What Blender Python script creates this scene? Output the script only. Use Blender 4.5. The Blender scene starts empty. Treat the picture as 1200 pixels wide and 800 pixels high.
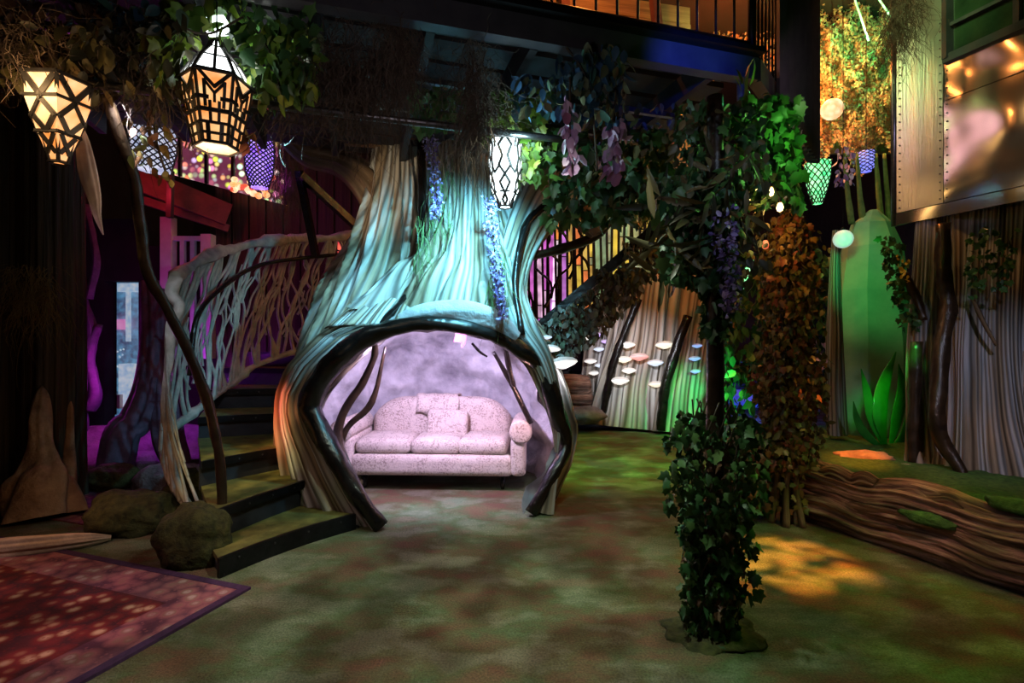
import bpy, math, random
import numpy as np
from mathutils import Vector, Matrix, noise
R = math.radians
random.seed(7); rng = np.random.default_rng(11)
scene = bpy.context.scene
COL = scene.collection

# ------------------------------------------------------------------ camera
CAMH = 1.48
F = 600.0
cd = bpy.data.cameras.new('camera'); cam = bpy.data.objects.new('camera', cd); COL.objects.link(cam)
cam.location = (0, 0, CAMH); cam.rotation_euler = (R(90), 0, 0)
cd.sensor_width = 36; cd.lens = 18; cd.clip_start = 0.05; cd.clip_end = 80
scene.camera = cam

def P(px, py, d):
    """point of the place seen at frame position px,py and standing d metres into the room"""
    return Vector(((px-600)/F*d, d, CAMH-(py-400)/F*d))
def G(px, py, z=0.0):
    d = F*(CAMH-z)/(py-400)
    return Vector(((px-600)/F*d, d, z))

# ------------------------------------------------------------------ world, exposure
w = bpy.data.worlds.new('world'); scene.world = w; w.use_nodes = True
w.node_tree.nodes['Background'].inputs[0].default_value = (0.35, 0.30, 0.45, 1)
w.node_tree.nodes['Background'].inputs[1].default_value = 0.006
vs = scene.view_settings
vs.view_transform = 'Standard'; vs.look = 'None'; vs.gamma = 1; vs.exposure = 0.0
vs.use_curve_mapping = False

# ------------------------------------------------------------------ show lights, plus added fill and reflection lamps
def spot(name, loc, tgt, col, power, ang=50, blend=0.6, rad=0.05):
    l = bpy.data.lights.new(name, 'SPOT'); l.energy = power; l.color = col
    l.spot_size = R(ang); l.spot_blend = blend; l.shadow_soft_size = rad
    o = bpy.data.objects.new(name, l); COL.objects.link(o); o.location = loc
    o.rotation_euler = (Vector(tgt)-Vector(loc)).to_track_quat('-Z', 'Y').to_euler()
    return o
def point(name, loc, col, power, rad=0.06):
    l = bpy.data.lights.new(name, 'POINT'); l.energy = power; l.color = col; l.shadow_soft_size = rad
    o = bpy.data.objects.new(name, l); COL.objects.link(o); o.location = loc
    return o
def area(name, loc, tgt, col, power, size=0.5):
    l = bpy.data.lights.new(name, 'AREA'); l.energy = power; l.color = col; l.size = size
    o = bpy.data.objects.new(name, l); COL.objects.link(o); o.location = loc
    o.rotation_euler = (Vector(tgt)-Vector(loc)).to_track_quat('-Z', 'Y').to_euler()
    return o

def gobo(o, scale=6.0, lo=0.1, hi=2.0, a=0.45, b=0.58):
    """break the beam up with a leafy gobo in front of the lamp"""
    l = o.data; l.use_nodes = True; nt = l.node_tree; em = nt.nodes['Emission']
    tc = nt.nodes.new('ShaderNodeTexCoord'); nz = nt.nodes.new('ShaderNodeTexNoise'); nz.inputs['Scale'].default_value = scale; nz.inputs['Detail'].default_value = 4
    mr = nt.nodes.new('ShaderNodeMapRange'); mr.inputs[1].default_value = a; mr.inputs[2].default_value = b; mr.inputs[3].default_value = lo; mr.inputs[4].default_value = hi
    nt.links.new(tc.outputs['Normal'], nz.inputs['Vector']); nt.links.new(nz.outputs['Fac'], mr.inputs[0]); nt.links.new(mr.outputs[0], em.inputs['Strength'])
    return o
# cyan stage spots raking the trunk of the big tree
spot('trunk_spot', P(590, 185, 3.56), P(535, 325, 4.5), (0.22, 0.76, 1.0), 330, 98, 1.0)
spot('trunk_side_spot', (-1.2, 2.6, 2.6), P(418, 375, 4.6), (0.26, 0.72, 1.0), 270, 30, 1.0)
spot('trunk_warm_spot', (-1.9, 3.0, 2.3), P(462, 230, 5.0), (1.0, 0.72, 0.45), 75, 30, 0.9)
# lamps in the crown of the hollow
spot('hollow_lamp', (-0.72, 4.36, 1.56), (-0.76, 5.4, 0.85), (0.76, 0.60, 1.0), 175, 150, 0.6, 0.04)
point('hollow_warm_lamp', (0.12, 4.7, 0.95), (1.0, 0.50, 0.40), 6, 0.04)
# stair side
spot('stair_orange_spot', (-2.75, 3.7, 1.5), P(345, 500, 4.6), (1.0, 0.17, 0.07), 95, 32, 0.9)
gobo(spot('stair_spot', (-2.3, 2.7, 2.7), G(318, 590), (1.0, 0.78, 0.34), 150, 25, 0.9), 12, .2, 1.6)
spot('railing_spot', (-2.0, 2.6, 2.7), P(225, 430, 4.6), (0.75, 0.82, 1.0), 120, 34, 0.9)
# left grotto: purple, magenta, red
point('grotto_purple', P(195, 440, 6.2), (0.50, 0.06, 1.0), 13)
point('grotto_magenta', P(118, 440, 6.0), (0.85, 0.04, 0.75), 14)
point('grotto_red', P(190, 222, 6.0), (1.0, 0.03, 0.06), 10)
point('grotto_violet', P(338, 215, 6.3), (0.7, 0.05, 1.0), 3)
point('grotto_amber', P(60, 560, 3.6), (1.0, 0.42, 0.12), 1.6)
gobo(spot('rug_spot', (-2.4, 2.2, 2.6), G(90, 710), (1.0, 0.55, 0.55), 60, 75, 0.9), 6, .3, 1.7)
# turf
gobo(spot('turf_spot', (0.25, 2.3, 3.0), G(540, 690), (0.86, 1.0, 0.78), 170, 88, 1.0), 9, .45, 1.55)
gobo(spot('turf_green_spot', (1.3, 5.7, 2.3), G(715, 540), (0.45, 1.0, 0.18), 210, 78, 0.9), 5, .45, 1.5)
gobo(spot('turf_orange_spot', (2.9, 3.9, 2.5), G(915, 660), (1.0, 0.33, 0.04), 900, 24, 0.6), 16, .0, 1.5, .44, .54)
gobo(spot('turf_right_spot', (2.9, 2.6, 2.7), G(1060, 710), (0.40, 1.0, 0.12), 60, 75, 0.9), 6, .3, 1.6)
# right hand bank
spot('root_green_spot', (3.0, 6.4, 1.6), P(800, 500, 8.4), (0.05, 1.0, 0.22), 210, 56, 0.9)
spot('root_white_spot', (1.5, 6.2, 2.0), P(742, 430, 8.6), (0.88, 0.90, 1.0), 210, 50, 0.9)
spot('cone_green_spot', (3.0, 4.6, 2.5), P(1030, 330, 6.0), (0.03, 1.0, 0.22), 50, 55, 0.9)
spot('leaf_green_spot', (3.3, 4.2, 1.6), P(1036, 480, 5.4), (0.05, 1.0, 0.10), 40, 30, 0.9)
spot('log_orange_spot', (2.3, 3.4, 2.6), P(1005, 540, 4.5), (1.0, 0.25, 0.03), 520, 15, 0.9)
spot('bark_spot', (2.7, 2.3, 2.5), P(1165, 450, 4.0), (0.78, 0.78, 1.0), 66, 46, 0.9)
gobo(spot('log_spot', (2.4, 2.0, 2.4), P(1080, 620, 3.6), (1.0, 0.55, 0.46), 60, 60, 0.9), 8, .3, 1.6)
point('deep_blue', P(878, 470, 9.6), (0.05, 0.12, 1.0), 30)
point('curtain_orange', P(948, 90, 6.3), (1.0, 0.22, 0.03), 170)
point('curtain_green', P(1018, 40, 6.3), (0.1, 1.0, 0.25), 45)
point('ivy_amber', P(905, 265, 3.75), (1.0, 0.42, 0.08), 7, 0.03)
spot('deck_blue_spot', (1.0, 2.2, 3.05), P(810, 80, 3.3), (0.05, 0.10, 1.0), 60, 40, 0.9)
point('upper_orange', P(700, -60, 4.4), (1.0, 0.30, 0.06), 45)
point('fill_light', (-0.3, 1.7, 2.4), (1.0, 0.84, 0.86), 6, 0.1)  # added general fill for the dark under the deck, no actual fixture
point('canopy_green', P(955, 150, 2.65), (0.25, 1.0, 0.15), 4, 0.05)
point('canopy_amber', P(898, 250, 2.62), (1.0, 0.55, 0.15), .9, 0.03)
spot('canopy_spot', (1.1, 1.7, 2.5), P(840, 230, 2.6), (0.6, 0.75, 1.0), 5, 70, 0.9)
spot('metal_orange_spot', (2.3, 3.2, 4.2), P(1150, 180, 4.4), (1.0, 0.55, 0.2), 60, 40, 0.8, 0.12)
spot('screen_spot', (1.6, 2.4, 2.6), P(915, 100, 4.0), (0.8, 0.55, 0.6), 25, 30, 0.9)
spot('metal_green_spot', (2.6, 3.6, 5.0), P(1090, 40, 4.7), (0.6, 1.0, 0.35), 150, 45, 0.9, 0.25)
point('metal_reflect_amber', (1.7, 5.0, 3.55), (1.0, 0.55, 0.18), 13, 0.3)  # this and the next two: unseen lamps added for the metal to reflect
point('metal_reflect_lime', (2.2, 5.6, 4.7), (0.7, 1.0, 0.35), 40, 0.4)
point('metal_reflect_pink', (1.6, 5.4, 4.2), (1.0, 0.5, 0.6), 16, 0.3)
spot('metal_violet_spot', (2.4, 2.6, 3.0), P(1080, 170, 4.8), (0.8, 0.6, 1.0), 60, 40, 0.9, 0.25)

# ------------------------------------------------------------------ materials
MATS = {}
class NT:
    def __init__(s, name):
        s.m = bpy.data.materials.new(name); s.m.use_nodes = True
        s.t = s.m.node_tree; s.b = s.t.nodes['Principled BSDF']; MATS[name] = s.m
    def n(s, typ, **kw):
        nd = s.t.nodes.new(typ)
        for k, v in kw.items(): setattr(nd, k, v)
        return nd
    def l(s, a, b): s.t.links.new(a, b)
    def coords(s, kind='Object', scale=(1, 1, 1)):
        tc = s.n('ShaderNodeTexCoord'); mp = s.n('ShaderNodeMapping'); mp.inputs['Scale'].default_value = scale
        s.l(tc.outputs[kind], mp.inputs[0]); return mp.outputs[0]
    def noise(s, vec, scale, detail=4, rough=0.55):
        nd = s.n('ShaderNodeTexNoise'); nd.inputs['Scale'].default_value = scale
        nd.inputs['Detail'].default_value = detail; nd.inputs['Roughness'].default_value = rough
        s.l(vec, nd.inputs['Vector']); return nd.outputs['Fac']
    def ramp(s, fac, stops):
        r = s.n('ShaderNodeValToRGB'); e = r.color_ramp.elements
        while len(e) < len(stops): e.new(0.5)
        for k, (p, c) in enumerate(stops):
            e[k].position = p; e[k].color = (*c, 1)
        s.l(fac, r.inputs[0]); return r.outputs[0]
    def mix(s, fac, a, b, mode='MIX'):
        m = s.n('ShaderNodeMix', data_type='RGBA', blend_type=mode)
        for sock, v in ((m.inputs[0], fac), (m.inputs[6], a), (m.inputs[7], b)):
            if hasattr(v, 'is_linked'): s.l(v, sock)
            elif isinstance(v, (int, float)): sock.default_value = v
            else: sock.default_value = (*v, 1)
        return m.outputs[2]
    def bump(s, fac, strength=0.5, dist=0.02):
        b = s.n('ShaderNodeBump'); b.inputs['Strength'].default_value = strength; b.inputs['Distance'].default_value = dist
        s.l(fac, b.inputs['Height']); s.l(b.outputs[0], s.b.inputs['Normal'])
    def base(s, c):
        if hasattr(c, 'is_linked'): s.l(c, s.b.inputs['Base Color'])
        else: s.b.inputs['Base Color'].default_value = (*c, 1)
    def rough(s, v, metal=0.0, spec=None):
        s.b.inputs['Roughness'].default_value = v; s.b.inputs['Metallic'].default_value = metal
        if spec is not None: s.b.inputs['Specular IOR Level'].default_value = spec
    def emit(s, c, k):
        if hasattr(c, 'is_linked'): s.l(c, s.b.inputs['Emission Color'])
        else: s.b.inputs['Emission Color'].default_value = (*c, 1)
        s.b.inputs['Emission Strength'].default_value = k
    def rnd(s):
        g = s.n('ShaderNodeNewGeometry'); o = s.n('ShaderNodeObjectInfo'); a = s.n('ShaderNodeMath', operation='ADD')
        f = s.n('ShaderNodeMath', operation='FRACT')
        s.l(g.outputs['Random Per Island'], a.inputs[0]); s.l(o.outputs['Random'], a.inputs[1]); s.l(a.outputs[0], f.inputs[0])
        return f.outputs[0]

def m_simple(name, c1, c2=None, scale=8, rough=0.7, metal=0.0, bump=0.2, dist=0.01, detail=5, spec=None, kind='Object', sc=(1, 1, 1)):
    m = NT(name); v = m.coords(kind, sc); f = m.noise(v, scale, detail, 0.6)
    m.base(m.ramp(f, [(0.3, c1), (0.7, c2 or c1)])); m.rough(rough, metal, spec)
    if bump: m.bump(f, bump, dist)
    return m.m
def m_fibre(name, stops, us=26, vs_=1.6, bump=0.8, dist=0.03, rough=0.6):
    m = NT(name); v = m.coords('UV', (us, vs_, 1)); f = m.noise(v, 1.0, 6, 0.6)
    v2 = m.coords('UV', (us*3.0, vs_*2, 1)); f2 = m.noise(v2, 1.0, 4, 0.6)
    ad = m.n('ShaderNodeMath', operation='MULTIPLY_ADD'); m.l(f2, ad.inputs[0]); ad.inputs[1].default_value = 0.45; m.l(f, ad.inputs[2])
    sb = m.n('ShaderNodeMath', operation='SUBTRACT'); m.l(ad.outputs[0], sb.inputs[0]); sb.inputs[1].default_value = 0.225
    m.base(m.ramp(sb.outputs[0], stops)); m.rough(rough); m.bump(sb.outputs[0], bump, dist)
    return m.m
def m_drape(name, line, mid, pale, alt, period=0.045, dist=0.035, us=10, vs_=0.5):
    """carved drapery bark: long incised lines running along the limb"""
    m = NT(name); v = m.coords('UV', (1, 0.22, 1)); wv = m.n('ShaderNodeTexWave', wave_type='BANDS', bands_direction='X', wave_profile='SIN')
    wv.inputs['Scale'].default_value = 2*math.pi/(20*period); wv.inputs['Distortion'].default_value = 5.0; wv.inputs['Detail'].default_value = 2.0
    wv.inputs['Detail Scale'].default_value = 0.35; wv.inputs['Detail Roughness'].default_value = 0.5; m.l(v, wv.inputs['Vector'])
    f = m.noise(m.coords('UV', (us, vs_, 1)), 1.0, 4, 0.6); g = m.noise(m.coords('UV', (us*4, vs_*4, 1)), 1.0, 3, 0.6)
    c = m.mix(m.ramp(f, [(0.44, (0, 0, 0)), (0.56, (1, 1, 1))]), pale, alt)
    c2 = m.ramp(wv.outputs['Fac'], [(0.0, (0.36, 0.33, 0.30)), (0.22, (0.66, 0.64, 0.62)), (0.45, (1.0, 1.0, 1.0)), (1.0, (1.15, 1.15, 1.15))])
    c = m.mix(1.0, c, c2, 'MULTIPLY'); c = m.mix(0.35, c, m.ramp(g, [(0.4, line), (0.6, mid)]), 'OVERLAY')
    m.base(c); m.rough(0.6); m.bump(wv.outputs['Fac'], 0.6, dist*.5); return m.m
def m_leaf(name, stops, rough=0.45, trans=0.15):
    m = NT(name); m.base(m.ramp(m.rnd(), stops)); m.rough(rough)
    return m.m
def m_glow(name, c1, c2, k, scale=12, base=(0.6, 0.6, 0.6)):
    m = NT(name); f = m.noise(m.coords(), scale, 3); m.base(base); m.rough(0.5)
    m.emit(m.ramp(f, [(0.35, c1), (0.65, c2)]), k); return m.m

m_drape('tree_bark', (0.10, 0.09, 0.08), (0.62, 0.62, 0.60), (0.60, 0.63, 0.62), (0.34, 0.27, 0.18))
m_drape('root_bark', (0.12, 0.10, 0.09), (0.60, 0.58, 0.55), (0.58, 0.56, 0.54), (0.36, 0.30, 0.24), 0.08, 0.05, 6)
m_drape('grey_bark', (0.12, 0.10, 0.09), (0.50, 0.48, 0.48), (0.40, 0.41, 0.46), (0.30, 0.22, 0.15), 0.035, 0.025, 14)
m_fibre('dark_fluted', [(0.35, (0.018, 0.013, 0.008)), (0.55, (0.055, 0.040, 0.020)), (0.7, (0.09, 0.06, 0.028))], 16, 0.6, 0.7)
m_fibre('log_bark', [(0.32, (0.03, 0.016, 0.012)), (0.48, (0.20, 0.10, 0.07)), (0.6, (0.42, 0.25, 0.18)), (0.74, (0.22, 0.12, 0.08))], 16, 1.8, 1.0, 0.04, 0.7)
m_fibre('plank_wood', [(0.3, (0.16, 0.09, 0.045)), (0.6, (0.42, 0.25, 0.12)), (0.8, (0.55, 0.36, 0.18))], 14, 0.7, 0.4, 0.01)
m_fibre('brown_bough', [(0.3, (0.05, 0.032, 0.018)), (0.55, (0.20, 0.13, 0.075)), (0.75, (0.34, 0.25, 0.16))], 14, 1.0)
m_simple('black_branch', (0.004, 0.003, 0.003), (0.018, 0.012, 0.010), 14, 0.24, 0, 0.5, 0.02)
m_simple('brown_branch', (0.010, 0.006, 0.004), (0.05, 0.028, 0.014), 12, 0.35, 0, 0.5, 0.02)
m_simple('plaster', (0.20, 0.19, 0.22), (0.72, 0.70, 0.72), 2.4, 0.85, 0, 0.8, 0.08, 9)
m_simple('pale_branch', (0.30, 0.30, 0.27), (0.62, 0.60, 0.54), 9, 0.55, 0, 0.4, 0.01)
m_simple('steel_black', (0.010, 0.010, 0.012), (0.020, 0.020, 0.024), 20, 0.38, 0.6, 0.05)
m_simple('steel_pipe', (0.08, 0.08, 0.09), (0.16, 0.16, 0.17), 20, 0.30, 0.9, 0.05)
m_simple('deck_dark', (0.012, 0.012, 0.016), (0.03, 0.03, 0.038), 6, 0.6, 0.0, 0.1)
m_simple('deck_beam', (0.055, 0.055, 0.075), (0.09, 0.09, 0.11), 6, 0.45, 0.2, 0.1)
m_simple('wall_dark', (0.012, 0.009, 0.012), (0.03, 0.022, 0.028), 2, 0.85, 0, 0.4, 0.05)
m_simple('ceiling_dark', (0.006, 0.006, 0.007), (0.012, 0.012, 0.013), 2, 0.9, 0, 0)
m_simple('stair_moss', (0.06, 0.06, 0.012), (0.22, 0.20, 0.045), 7, 0.8, 0, 0.4, 0.01)
m_simple('moss', (0.018, 0.022, 0.006), (0.075, 0.075, 0.018), 24, 0.95, 0, 0.9, 0.02)
m_simple('green_moss', (0.02, 0.07, 0.012), (0.07, 0.17, 0.03), 26, 0.95, 0, 0.9, 0.02)
m_simple('grotto_rock', (0.09, 0.07, 0.08), (0.28, 0.24, 0.26), 5, 0.8, 0, 0.8, 0.06)
m_simple('orange_rock', (0.20, 0.12, 0.07), (0.55, 0.36, 0.20), 6, 0.8, 0, 0.8, 0.05)
m_simple('pale_stone', (0.32, 0.25, 0.17), (0.6, 0.48, 0.34), 8, 0.8, 0, 0.6, 0.03)
m_simple('white_paint', (0.55, 0.54, 0.52), (0.7, 0.69, 0.66), 6, 0.6, 0, 0.05)
m_simple('red_board', (0.10, 0.03, 0.03), (0.22, 0.07, 0.06), 5, 0.6, 0, 0.2)
m_simple('drape_cloth', (0.32, 0.26, 0.28), (0.5, 0.43, 0.44), 10, 0.9, 0, 0.3)
m_simple('cone_fabric', (0.16, 0.34, 0.24), (0.30, 0.50, 0.36), 2.5, 0.85, 0, 0.25, 0.03)
m_simple('glossy_leaf', (0.02, 0.22, 0.03), (0.05, 0.36, 0.05), 5, 0.18, 0, 0.3, 0.02)
m_simple('pink_cloth', (0.45, 0.07, 0.20), (0.55, 0.12, 0.28), 8, 0.8, 0, 0.1)
m_simple('autumn_cloth', (0.20, 0.16, 0.06), (0.34, 0.26, 0.10), 12, 0.9, 0, 0.3)
m_simple('purple_moss', (0.07, 0.05, 0.09), (0.14, 0.10, 0.17), 9, 0.9, 0, 0.6, 0.03)
m_simple('spanish_moss', (0.055, 0.036, 0.028), (0.15, 0.105, 0.08), 12, 0.95, 0, 0)
m_simple('green_strand', (0.05, 0.10, 0.03), (0.14, 0.22, 0.07), 12, 0.8, 0, 0)
m_simple('vine_stem', (0.03, 0.022, 0.012), (0.08, 0.055, 0.03), 16, 0.8, 0, 0.2)
m_simple('straw', (0.12, 0.08, 0.025), (0.24, 0.17, 0.06), 16, 0.9, 0, 0)
m_simple('dark_glass', (0.01, 0.02, 0.012), (0.03, 0.06, 0.03), 3, 0.12, 0, 0)
m_simple('lantern_metal', (0.03, 0.028, 0.03), (0.06, 0.055, 0.055), 16, 0.5, 0.3, 0.1)
m_simple('lantern_gold', (0.35, 0.26, 0.10), (0.50, 0.38, 0.16), 16, 0.45, 0.4, 0.1)
m_simple('ball_white', (0.62, 0.66, 0.64), (0.74, 0.76, 0.74), 16, 0.6, 0, 0.2)
m_leaf('ivy_green', [(0.0, (0.02, 0.075, 0.025)), (0.5, (0.045, 0.13, 0.04)), (1.0, (0.09, 0.20, 0.05))])
m_leaf('lime_leaf', [(0.0, (0.05, 0.13, 0.02)), (0.5, (0.13, 0.26, 0.03)), (0.8, (0.30, 0.36, 0.04)), (1.0, (0.10, 0.16, 0.10))])
m_leaf('teal_leaf', [(0.0, (0.02, 0.06, 0.07)), (0.4, (0.04, 0.10, 0.22)), (0.7, (0.05, 0.14, 0.09)), (1.0, (0.24, 0.20, 0.10))])
m_leaf('brown_leaf', [(0.0, (0.07, 0.035, 0.02)), (0.5, (0.17, 0.085, 0.045)), (1.0, (0.26, 0.17, 0.10))])
m_leaf('autumn_leaf', [(0.0, (0.16, 0.04, 0.03)), (0.35, (0.20, 0.09, 0.035)), (0.7, (0.09, 0.11, 0.025)), (1.0, (0.26, 0.16, 0.05))])
m_leaf('dead_leaf', [(0.0, (0.10, 0.07, 0.05)), (0.5, (0.22, 0.15, 0.11)), (0.8, (0.16, 0.18, 0.10)), (1.0, (0.42, 0.38, 0.34))])
m_leaf('dull_leaf', [(0.0, (0.045, 0.045, 0.025)), (0.6, (0.11, 0.10, 0.04)), (1.0, (0.20, 0.15, 0.05))])
m_leaf('wisteria', [(0.0, (0.16, 0.10, 0.36)), (0.6, (0.34, 0.26, 0.58)), (1.0, (0.56, 0.48, 0.74))])
m_leaf('pink_petal', [(0.0, (0.36, 0.14, 0.26)), (0.5, (0.45, 0.26, 0.48)), (1.0, (0.62, 0.48, 0.62))])
m_leaf('sequin', [(0.0, (0.50, 0.30, 0.18)), (0.5, (0.55, 0.48, 0.34)), (1.0, (0.34, 0.42, 0.26))], 0.35)
m_leaf('yellow_petal', [(0.0, (0.7, 0.45, 0.04)), (1.0, (0.85, 0.65, 0.10))])

def mat_floor():
    m = NT('turf'); v = m.coords()
    big = m.noise(v, 0.9, 5, 0.6); v2 = m.coords(scale=(1.0, 1.7, 1)); mid = m.noise(v2, 2.3, 5, 0.6); fine = m.noise(v, 90, 3, 0.7)
    c = m.ramp(big, [(0.42, (0.13, 0.05, 0.028)), (0.48, (0.15, 0.11, 0.05)), (0.53, (0.085, 0.13, 0.05)), (0.60, (0.22, 0.25, 0.15))])  # mottled carpet tones, with coloured light on the floor painted into the patches
    c2 = m.ramp(mid, [(0.40, (0.15, 0.07, 0.04)), (0.5, (0.08, 0.12, 0.045)), (0.6, (0.22, 0.25, 0.17))])
    c = m.mix(0.5, c, c2)
    c = m.mix(0.75, c, m.ramp(fine, [(0.32, (0.35, 0.35, 0.35)), (0.7, (1.5, 1.5, 1.5))]), 'MULTIPLY')
    m.base(c); m.rough(0.95); m.bump(fine, 0.9, 0.012)
mat_floor()
def mat_sofa():
    m = NT('sofa_fabric'); v = m.coords()
    a = m.noise(v, 60, 3, 0.7); b = m.noise(v, 8, 3, 0.5)
    c = m.ramp(a, [(0.40, (0.27, 0.20, 0.18)), (0.50, (0.55, 0.46, 0.41)), (0.75, (0.66, 0.56, 0.50))])
    c = m.mix(m.ramp(b, [(0.45, (0, 0, 0)), (0.62, (0.75, 0.75, 0.75))]), c, (0.62, 0.53, 0.48))
    m.base(c); m.rough(0.9); m.bump(a, 0.35, 0.008)
mat_sofa()
def mat_rug(name, red, cream, dark):
    m = NT(name); v = m.coords()
    vo = m.n('ShaderNodeTexVoronoi'); vo.inputs['Scale'].default_value = 11; m.l(v, vo.inputs['Vector'])
    v2 = m.n('ShaderNodeTexVoronoi'); v2.inputs['Scale'].default_value = 34; m.l(v, v2.inputs['Vector'])
    f = m.noise(v, 3, 4)
    c = m.ramp(vo.outputs['Distance'], [(0.16, cream), (0.30, (cream[0]*.6, cream[1]*.45, cream[2]*.4)), (0.42, red), (0.75, dark)])
    c = m.mix(m.ramp(v2.outputs['Distance'], [(0.2, (0.6, 0.6, 0.6)), (0.32, (0, 0, 0))]), c, red)
    c = m.mix(m.ramp(f, [(0.45, (0, 0, 0)), (0.7, (0.4, 0.4, 0.4))]), c, red)
    m.base(c); m.rough(0.95); m.bump(m.noise(v, 120, 2), 0.6, 0.006)
mat_rug('rug_field', (0.20, 0.018, 0.02), (0.62, 0.42, 0.28), (0.06, 0.012, 0.02))
mat_rug('rug_border', (0.34, 0.12, 0.14), (0.48, 0.34, 0.32), (0.10, 0.03, 0.06))
m_simple('rug_edge', (0.035, 0.012, 0.05), (0.07, 0.025, 0.09), 30, 0.95, 0, 0.3)
mat_rug('rug_violet', (0.12, 0.03, 0.07), (0.26, 0.17, 0.18), (0.04, 0.012, 0.035))
def mat_metal():
    m = NT('crumpled_metal'); v = m.coords(scale=(1, 1, 1))
    f = m.noise(v, 1.5, 1, 0.4); m.base((0.66, 0.64, 0.60)); m.rough(0.20, 1.0); m.bump(f, 0.8, 0.22)
    m = NT('brushed_metal'); v = m.coords(scale=(30, 30, 1.5)); f = m.noise(v, 2, 4)
    m.base((0.58, 0.57, 0.53)); m.rough(0.34, 1.0); m.bump(f, 0.15, 0.02)
mat_metal()
def mat_mosaic():
    m = NT('jewel_mosaic'); v = m.coords()
    vo = m.n('ShaderNodeTexVoronoi'); vo.inputs['Scale'].default_value = 11; m.l(v, vo.inputs['Vector'])
    hs = m.n('ShaderNodeHueSaturation'); hs.inputs['Saturation'].default_value = 1.3; m.l(vo.outputs['Color'], hs.inputs['Color'])
    e = m.mix(m.ramp(vo.outputs['Distance'], [(0.25, (0, 0, 0)), (0.55, (1, 1, 1))]), m.mix(0.45, hs.outputs[0], (1.0, 0.5, 0.12)), (0.05, 0.01, 0.02))
    e = m.mix(m.ramp(m.noise(v, 2.5, 2), [(0.35, (0.15, 0.15, 0.15)), (0.55, (1, 1, 1))]), (0.10, 0.02, 0.05), e)
    m.base((0.1, 0.05, 0.05)); m.emit(e, 2.4); m.rough(0.3)
mat_mosaic()
for nm, c, k in (('glow_warm', ((1.0, 0.30, 0.05), (1.0, 0.62, 0.26)), 1.1), ('glow_white', ((0.95, 0.95, 0.9), (0.85, 0.97, 1.0)), 4.5),
                 ('glow_cyan', ((0.7, 0.95, 1.0), (0.95, 1.0, 1.0)), 4.0), ('glow_silver', ((0.30, 0.35, 0.55), (0.75, 0.78, 0.95)), 1.0),
                 ('glow_violet', ((0.28, 0.10, 1.0), (0.55, 0.35, 1.0)), 1.6), ('glow_green', ((0.02, 1.0, 0.25), (0.4, 1.0, 0.5)), 1.6),
                 ('glow_blue', ((0.12, 0.15, 0.9), (0.3, 0.3, 1.0)), 1.2), ('glow_amber', ((1.0, 0.45, 0.08), (1.0, 0.7, 0.3)), 6.0),
                 ('glow_peach', ((0.85, 0.38, 0.14), (1.0, 0.75, 0.45)), 1.3), ('glow_door', ((0.01, 0.05, 0.16), (0.10, 0.40, 0.70)), 0.45),
                 ('glow_pink', ((0.75, 0.20, 0.55), (0.9, 0.35, 0.7)), 0.55), ('glow_ice', ((0.35, 0.6, 0.9), (0.8, 0.9, 1.0)), 0.5), ('glow_ball', ((0.50, 0.75, 0.72), (0.75, 0.9, 0.88)), 0.55), ('glow_red', ((0.75, 0.03, 0.015), (1.0, 0.16, 0.05)), 0.9),
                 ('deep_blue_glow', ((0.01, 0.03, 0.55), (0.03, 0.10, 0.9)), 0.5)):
    m_glow(nm, c[0], c[1], k)
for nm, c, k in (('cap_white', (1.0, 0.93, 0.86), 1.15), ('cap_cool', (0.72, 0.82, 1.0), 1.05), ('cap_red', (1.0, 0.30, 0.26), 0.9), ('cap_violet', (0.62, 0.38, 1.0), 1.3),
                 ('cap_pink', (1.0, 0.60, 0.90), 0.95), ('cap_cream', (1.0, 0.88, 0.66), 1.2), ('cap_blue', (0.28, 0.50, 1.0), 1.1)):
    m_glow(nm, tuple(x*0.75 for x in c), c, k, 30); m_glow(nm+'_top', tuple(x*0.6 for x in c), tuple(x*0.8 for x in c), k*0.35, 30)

# ------------------------------------------------------------------ mesh helpers
class MB:
    def __init__(s): s.v = []; s.f = []; s.uv = []
    def add(s, vs_, fs, uvs=None):
        o = len(s.v); s.v += [tuple(x) for x in vs_]; s.f += [tuple(i+o for i in f) for f in fs]
        s.uv += uvs if uvs else [(0.0, 0.0)]*len(vs_)
        return s
    def build(s, name, mat, parent=None, smooth=True, loc=None, kind=None):
        off = Vector((0, 0, 0))
        p = parent
        while p is not None: off += p.location; p = p.parent
        if parent is None and loc is not None: off = Vector(loc)
        me = bpy.data.meshes.new(name)
        me.from_pydata([(x-off.x, y-off.y, z-off.z) for x, y, z in s.v], [], s.f)
        if any(u != (0.0, 0.0) for u in s.uv[:50]):
            ul = me.uv_layers.new(name='UVMap'); li = np.empty(len(me.loops), dtype=np.int32); me.loops.foreach_get('vertex_index', li)
            ul.data.foreach_set('uv', np.array(s.uv, dtype=np.float32)[li].ravel())
        if smooth: me.polygons.foreach_set('use_smooth', [True]*len(me.polygons))
        me.materials.append(MATS[mat])
        o = bpy.data.objects.new(name, me); COL.objects.link(o); o.parent = parent
        if parent is None: o.location = off
        if kind: o['kind'] = kind
        return o
def tag(o, label, cat, group=None, kind=None):
    o['label'] = label; o['category'] = cat
    if group: o['group'] = group
    if kind: o['kind'] = kind
    return o
def struct(o): o['kind'] = 'structure'; return o
def thing(name, loc, label, cat, group=None):
    o = bpy.data.objects.new(name, None); COL.objects.link(o); o.location = loc; o.empty_display_size = 0.1
    return tag(o, label, cat, group)
def wloc(o):
    off = Vector((0, 0, 0))
    while o is not None: off += o.location; o = o.parent
    return off
def copy_piece(me, name, parent, M):
    o = bpy.data.objects.new(name, me); COL.objects.link(o); o.parent = parent
    o.matrix_local = Matrix.Translation(-wloc(parent)) @ M if parent else M
    return o
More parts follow.
